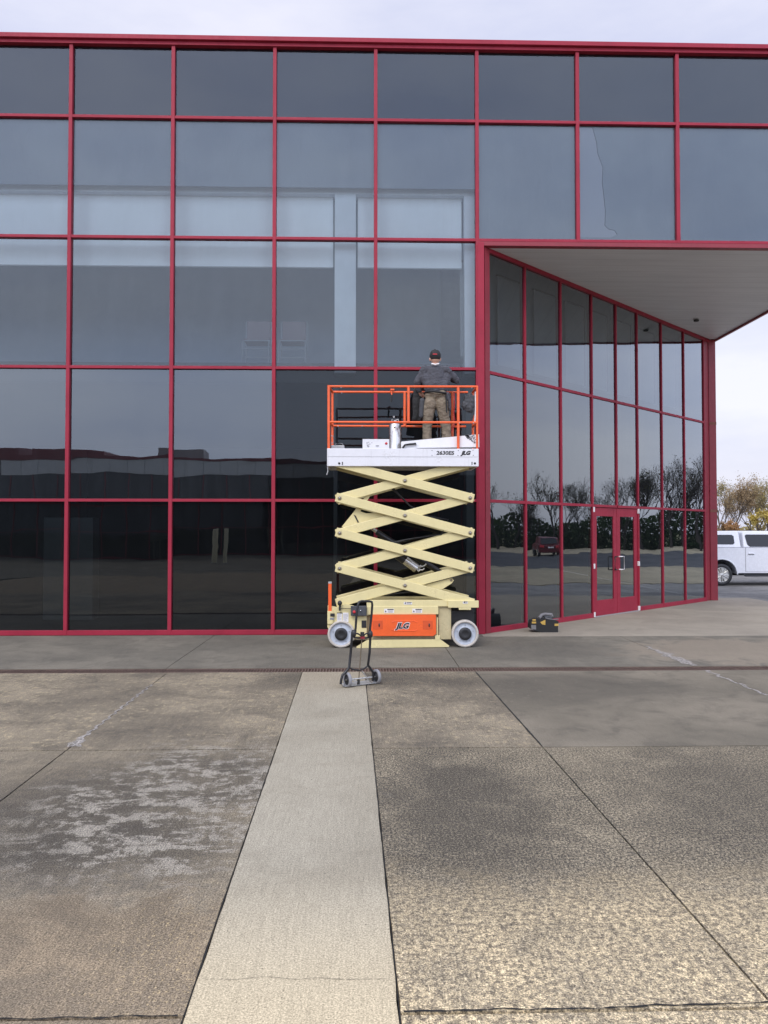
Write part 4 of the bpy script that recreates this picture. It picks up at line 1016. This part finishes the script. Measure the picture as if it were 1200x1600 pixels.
for x_ in (.835, 1.79, 2.95): b.box((x_-.006,.50,.004), (x_+.006,1.34,.008), TM)
b.box((.835,.497,.004), (2.95,.503,.008), TM); b.obj('door_gap', GREYP, tr)
for x_ in (.93, 1.9):
    MB().box((x_,1.12,.01), (x_+.22,1.145,.045), TM).obj('door_handle', WHP, tr, bevel=.008)
    MB().box((x_+.01,1.098,.006), (x_+.20,1.118,.02), TM).obj('handle_cup', GREYP, tr)
MB().box((.55,.40,-1.95), (3.15,.47,-.03), TM).obj('rocker', BLACK, tr)
MB().tube([TM@Vector(q) for q in ((.75,.40,.02),(.8,.36,.05),(2.9,.36,.05),(2.95,.40,.02))], .03, 8).obj('running_board', BLACK, tr)
MB().tube([TM@Vector((.55*math.cos(a)*.985, .40+.55*math.sin(a)*.985, .004)) for a in [math.pi*k/14 for k in range(15)]], .018, 6).obj('wheel_arch_lip', WHP, tr)
MB().box((4.5,.5,-1.9), (4.68,.75,-.08), TM).obj('front_bumper', CHROME, tr, bevel=.02)
MB().box((-1.3,.5,-1.9), (-1.16,.72,-.08), TM).obj('rear_bumper', CHROME, tr, bevel=.02)
MB().box((4.35,.88,-.35), (4.63,1.12,.01), TM).obj('headlight', LABEL, tr, bevel=.02)
MB().box((-1.2,.9,-.2), (-1.1,1.3,.006), TM).obj('tail_light', REDINK, tr, bevel=.01)
MB().box((3.0,1.30,.02), (3.12,1.5,.25), TM).obj('wing_mirror', WHP, tr, bevel=.03)
MB().box((-.7,.35,-1.7), (4.2,.6,-.3), TM).obj('underbody', DARK, tr)
for wx_ in (0, 3.68):
    for far in (0, 1):
        c_ = TM @ Vector((wx_, .385, -.02 if not far else -1.96))
        we = bpy.data.objects.new('wheel', None); COL.objects.link(we); we.parent = tr; we.location = c_-tr.location
        M = basis(c_, (1,0,0), (0,0,1), (0,-1,0)) if not far else basis(c_, (1,0,0), (0,0,-1), (0,1,0))
        MB().lathe([(.25,-.25),(.36,-.25),(.385,-.22),(.385,-.03),(.37,-.005),(.27,.0),(.25,-.03)], 36, M, ring=True).obj('tyre', BLACK, we)
        rb_ = MB(); rb_.lathe([(.255,-.04),(.262,-.004),(.245,-.008),(.235,-.05)], 36, M)
        for k in range(12):
            a = 2*math.pi*k/12+(.08 if k % 2 else -.08); rb_.tube([M@Vector((.05*math.cos(a),.05*math.sin(a),-.02)), M@Vector((.25*math.cos(a),.25*math.sin(a),-.015))], [.02,.024], 6)
        rb_.lathe([(.07,-.04),(.07,-.01),(.03,0),(.001,0)], 16, M); rb_.obj('rim', STEEL, we)
        MB().lathe([(.24,-.12),(.001,-.12)], 24, M).obj('brake_disc', DARK, we)

# ================================================================== RED CAR (seen mirrored in the entrance glass)
def mirror(p):            # swap between the mirrored and the real place across the diagonal glass
    d = Vector((p[0],p[1],0))-A0; k = 2*d.dot(nd); r = Vector((p[0],p[1],0))-nd*k; return r
cv = G(853,865,-.16); cp = mirror(cv); fw = (mirror(cv+Vector((0,1,0)))-cp).normalized(); fw = Vector((1,0,0)); lf_ = Vector((0,1,0))
CM = basis((cp.x,cp.y,-.165), fw, lf_, (0,0,1))
CARR = paint('maroon_car_paint', (.10,.010,.014), .3, var=.03, coat=.2)
car = empty('red_car', (cp.x,cp.y,-.165), 'dark red sport utility car on the road, seen mirrored in the entrance glass', 'car')
XZ = lambda w_: basis(CM @ Vector((0,w_,0)), fw, (0,0,1), -lf_)
MB().prism([(0,.35),(-.02,.95),(.1,1.0),(3.3,1.0),(4.3,.85),(4.4,.4)], -.92, .92, XZ(0)).obj('body', CARR, car, bevel=.06)
MB().prism([(.08,1.005),(.35,1.5),(.6,1.6),(2.2,1.58),(3.1,1.005)], -.78, .78, XZ(0)).obj('cabin', CARR, car, bevel=.05)
MB().add([CM@Vector(q) for q in ((.10,-.66,1.06),(.10,.66,1.06),(.335,.6,1.48),(.335,-.6,1.48))], [(0,1,2,3)]).obj('rear_window', GL_T, car)
for s_ in (-1, 1):
    MB().box((-.05,s_*.9-.12*s_,.72), (.05,s_*.9-.42*s_,.94), CM).obj('tail_light', REDINK, car)
    for wx_ in (.85, 3.5): MB().lathe([(.001,0),(.33,0),(.33,.22),(.001,.22)], 20, CM @ Matrix.Translation((wx_, s_*.82-(.11), .33)) @ Matrix.Rotation(-math.pi/2, 4, 'X')).obj('wheel', BLACK, car)
MB().box((-.06,-.26,.66), (-.03,.26,.86), CM).obj('number_plate', LABEL, car)

# ================================================================== BUILDING OPPOSITE (seen mirrored in the facade)
OY = -43.0
ob = empty('opposite_building', (-18,OY,0), 'low glass building with maroon roof edge facing the yard, seen mirrored in the facade', 'building')
PALE = matte('pale_metal_band', (.82,.86,.88))
MB().box((-50,OY-12,0), (14,OY-.6,6.3)).obj('core', INT_DARK, ob)
MB().box((-50,OY-12,6.9), (14,OY+.05,7.15)).obj('roof_edge', REDDARK, ob)
MB().box((-24.3,OY-6,7.16), (-19,OY-.5,7.6)).obj('roof_block', REDDARK, ob)
MB().box((-50,OY-6,7.16), (-25.2,OY-.3,7.72)).obj('roof_block', REDDARK, ob)
b = MB()
for k in range(31):
    x_ = -26.2+k*1.3; b.box((x_,OY-.3,5.85), (x_+1.28,OY,6.88))
b.obj('fascia_panels', PALE, ob)
MB().box((-50,OY-.3,5.85), (-27,OY,6.88)).obj('fascia_panels', REDDARK, ob)
for k in range(0, 37):
    x_ = -48+k*1.72
    if x_ > 13.9: break
    MB().box((x_-.035,OY-.1,0), (x_+.035,OY-.02,5.84)).obj('mullion', REDDARK, ob)
for z in (0.03, 2.0, 3.9): MB().box((-50,OY-.09,z), (14,OY-.03,z+.07)).obj('transom', REDDARK, ob)
MB().add([(-50,OY-.07,0),(14,OY-.07,0),(14,OY-.07,5.84),(-50,OY-.07,5.84)], [(0,1,2,3)]).obj('glazing', GL_LOW, ob)
MB().box((-15.5,OY-4,7.16), (-12.3,OY-2,7.95)).obj('rooftop_unit', GALV, ob)
# posts and box on the yard, mirrored in the ground floor glass
def vz(px, py, py_top):      # virtual ground point -> real point in the yard
    g = G(px, py); return Vector((g.x, -g.y, 0)), (CAMH+(831-py_top)/1202*(g.y+CAMD))
for px, lab in ((340.5,'thicker pale bollard in the yard, left of the pair mirrored in the ground floor glass'), (356.5,'thinner pale bollard in the yard, right of the pair mirrored in the ground floor glass')):
    p, h = vz(px, 879, 826); r_ = .16 if px < 350 else .1
    t = empty('bollard', p, lab, 'bollard', 'yard bollards')
    MB().lathe([(r_,0),(r_,h-.05),(r_*.7,h),(.001,h)], 16, Matrix.Translation(p)).obj('post', POSTC, t)
    MB().lathe([(r_+.06,0),(r_+.06,.03),(r_,.03)], 16, Matrix.Translation(p)).obj('base_plate', GALV, t)
p, h = vz(256, 868, 826); t = empty('utility_cabinet', p, 'beige cabinet on thin legs in the yard, mirrored in the ground floor glass', 'cabinet')
MB().box((p.x-.75,p.y-.3,h-.55), (p.x+.65,p.y+.3,h)).obj('cabinet_body', POSTC, t, bevel=.02)
for s_ in (-.5, -.1, .45): MB().box((p.x+s_-.05,p.y-.05,0), (p.x+s_+.05,p.y+.05,h-.55)).obj('leg', POSTC, t)

# ================================================================== TREES
def bark(name, c): return matte(name, c, .95, .3, 3.0, .3)
def leafm(name, a, b_):
    t = T(name); rnd = t.noise(t.pos(), 1.3, 3, .7)
    col = t.mix(t.mapr(rnd, .35, .65), a, b_)
    df = t.n('BsdfDiffuse', {'Color':col}); tl = t.n('BsdfTranslucent', {'Color':col})
    mx = t.n('MixShader', {0:.35, 1:df.outputs[0], 2:tl.outputs[0]}); t.t.links.new(mx.outputs[0], t.out.inputs['Surface']); return t.m
BARK1 = bark('bark_grey_brown', (.11,.09,.075)); BARK2 = bark('bark_dark', (.035,.030,.028))
LF = {'tan': leafm('leaves_tan', (.30,.21,.12), (.44,.33,.20)), 'olive': leafm('leaves_olive', (.27,.22,.10), (.42,.35,.17)), 'yellow': leafm('leaves_yellow', (.55,.42,.10), (.66,.54,.18)),
      'orange': leafm('leaves_orange', (.40,.22,.10), (.48,.30,.15)), 'dark': leafm('leaves_dark', (.045,.05,.03), (.10,.09,.05)), 'green': leafm('leaves_evergreen', (.025,.045,.02), (.05,.075,.03))}
def tree(x, y, z, h, kind, label, group, seed, nleaf=900, ls=.16, bm=None, spread=.5, name='tree', depth=5, th=.018, low=.22):
    rnd = random.Random(seed); wood = MB(); tips = []
    t = empty(name, (x,y,z), label, 'tree' if name != 'shrub' else 'shrub', group)
    def grow(p, d, l, r, lev):
        n = 3; pts = [p]; rs = [r]; q = p
        for i in range(n):
            d = (d+Vector((rnd.uniform(-.16,.16), rnd.uniform(-.16,.16), rnd.uniform(-.02,.12)))).normalized()
            q = q+d*(l/n); pts.append(q); rs.append(r*(1-.38*(i+1)/n))
            if lev >= 3: tips.append(q)
        wood.tube(pts, rs, 5 if lev < 2 else 3, cap=False)
        if lev >= depth: return
        k = rnd.choice((2,3,3)) if lev else rnd.choice((3,4))
        for i in range(k):
            a = rnd.uniform(0, 2*math.pi); tilt = rnd.uniform(.25,.75)*spread*1.5
            s_ = d.cross(Vector((math.cos(a), math.sin(a), .01))).normalized()
            nd_ = (d*math.cos(tilt)+s_*math.sin(tilt)+Vector((0,0,.12))).normalized()
            grow(pts[-1] if i == 0 else pts[-1 if rnd.random() < .5 else -2], nd_, l*rnd.uniform(.66,.86), r*.60, lev+1)
    base = h*low
    grow(Vector((x,y,z)), Vector((rnd.uniform(-.05,.05),rnd.uniform(-.05,.05),1)), base*1.15, h*th, 0)
    mz = max(v[2] for v in wood.v)-z; k = h/mz                 # bring to the wanted height
    for i, v in enumerate(wood.v): wood.v[i] = (x+(v[0]-x)*k, y+(v[1]-y)*k, z+(v[2]-z)*k)
    wood.obj('trunk', bm or BARK1, t)
    if nleaf:
        lv = MB()
        for i in range(nleaf):
            c = Vector(rnd.choice(tips)); c = Vector((x+(c.x-x)*k, y+(c.y-y)*k, z+(c.z-z)*k))+Vector([rnd.gauss(0,.22*h/9) for _ in range(3)])
            a = Vector([rnd.uniform(-1,1) for _ in range(3)]).normalized()*ls*rnd.uniform(.5,1.2); b_ = a.cross(Vector([rnd.uniform(-1,1) for _ in range(3)])).normalized()*ls*rnd.uniform(.3,.7)
            lv.sheet([c-a, c+b_, c+a, c-b_])
        lv.obj('crown', LF[kind], t)
    return t
# direct view, beyond the pickup truck
def gd(px, Y): return F(px, 831, Y).x
TR = [(1119,92,746,'olive','olive tinged tree nearest the building corner, behind the truck canopy',11,650),
      (1133,88,762,'tan','small tan leaved tree second from the building corner, behind the truck',12,420),
      (1148,86,741,'tan','tallest brown leaved tree rising above the gap between truck canopy and cab',13,800),
      (1160,98,772,'tan','thin nearly bare tree just right of the tallest brown one',14,300),
      (1172,90,764,'tan','bare twiggy tree above the rear door of the truck',15,320),
      (1184,94,756,'olive','bushy olive tree second from the right edge',16,700),
      (1199,88,744,'olive','tall olive tree at the right edge of the picture',17,800),
      (1216,92,750,'olive','olive tree just outside the right edge beyond the yellow one',18,500)]
for px, Y, top, kind, lab, sd_, nl in TR:
    z_ = CAMH+(831-top)/1202*(Y+CAMD)
    tree(gd(px,Y), Y, -.34, z_+.34, kind, lab, 'autumn trees beyond the lot', sd_, nl*4, .105, spread=.55, depth=5, th=.014, low=.24)
tree(gd(1203,84), 84, -.34, CAMH+(831-795)/1202*97+.5, 'yellow', 'bright yellow small tree at the right edge behind the cab', 'autumn trees beyond the lot', 31, 3200, .11, spread=.6, depth=4, low=.12)
tree(gd(1145,80), 80, -.34, CAMH+(831-814)/1202*93+.5, 'orange', 'low orange brown shrub showing above the truck canopy', None, 32, 2500, .10, spread=.7, depth=4, low=.12, name='shrub')
tree(gd(1124,80), 80, -.34, CAMH+(831-818)/1202*93+.5, 'tan', 'low tan shrub above the left end of the truck canopy', None, 33, 1600, .10, spread=.7, depth=4, low=.12, name='shrub')
def brush(x0, x1, y0, y1, h, n, kind, name, seed, ls=.3):
    rnd = random.Random(seed); b = MB()
    for i in range(n):
        x_ = rnd.uniform(x0,x1); y_ = rnd.uniform(y0,y1); hh = h*(.65+.5*mnoise.noise(Vector((x_*.25,y_*.25,seed))))
        c = Vector((x_,y_,-.3+rnd.random()**.8*hh)); a = Vector([rnd.uniform(-1,1) for _ in range(3)]).normalized()*ls*rnd.uniform(.5,1.2); b_ = a.cross(Vector([rnd.uniform(-1,1) for _ in range(3)])).normalized()*ls*rnd.uniform(.4,.8)
        b.sheet([c-a, c+b_, c+a, c-b_])
    return tag(b.obj(name, LF[kind]), kind='stuff')
brush(20, 75, 97, 104, 3.4, 9000, 'olive', 'undergrowth', 3, .35)
brush(62, 190, 95, 112, 9.5, 26000, 'olive', 'far_woodland', 6, .45)
# trees east of the lot, mirrored in the entrance glass
RT = [(775,84,752),(800,88,765),(822,92,772),(856,80,728),(884,86,744),(905,90,752),(940,94,770),(968,84,742),(985,88,735),(1008,82,728),(1030,86,724),(1052,80,712),(1072,84,716),(1096,80,706),(1112,86,712)]
for i, (px, D_, top) in enumerate(RT):
    g = F(px, 831, D_-CAMD); r = mirror(g); z_ = CAMH+(831-top)/1202*D_
    tree(r.x, r.y, -.3, z_+.3, 'dark', 'dark bare tree across the road, one of the row mirrored in the entrance glass', 'bare trees across the road', 50+i, 600, .09, bm=BARK2, spread=.6, depth=6, th=.015, low=.2)
mr = [mirror(F(px, 831, 92-CAMD)) for px in (740, 1150)]
rnd = random.Random(9); b = MB()
for i in range(20000):
    u_ = rnd.uniform(-.3,1.4); c = mr[0].lerp(mr[1], u_)+Vector((rnd.uniform(-4,2),0,0)); hh = 4.3*(.75+.5*mnoise.noise(Vector((c.y*.15,2,0))))
    if u_ < .3: hh *= .8
    c.z = -.3+rnd.random()**1.1*hh*1.25
    a = Vector([rnd.uniform(-1,1) for _ in range(3)]).normalized()*.26*rnd.uniform(.5,1.2); b_ = a.cross(Vector([rnd.uniform(-1,1) for _ in range(3)])).normalized()*.2*rnd.uniform(.4,1)
    b.sheet([c-a, c+b_, c+a, c-b_])
tag(b.obj('roadside_hedge', LF['green']), kind='stuff')
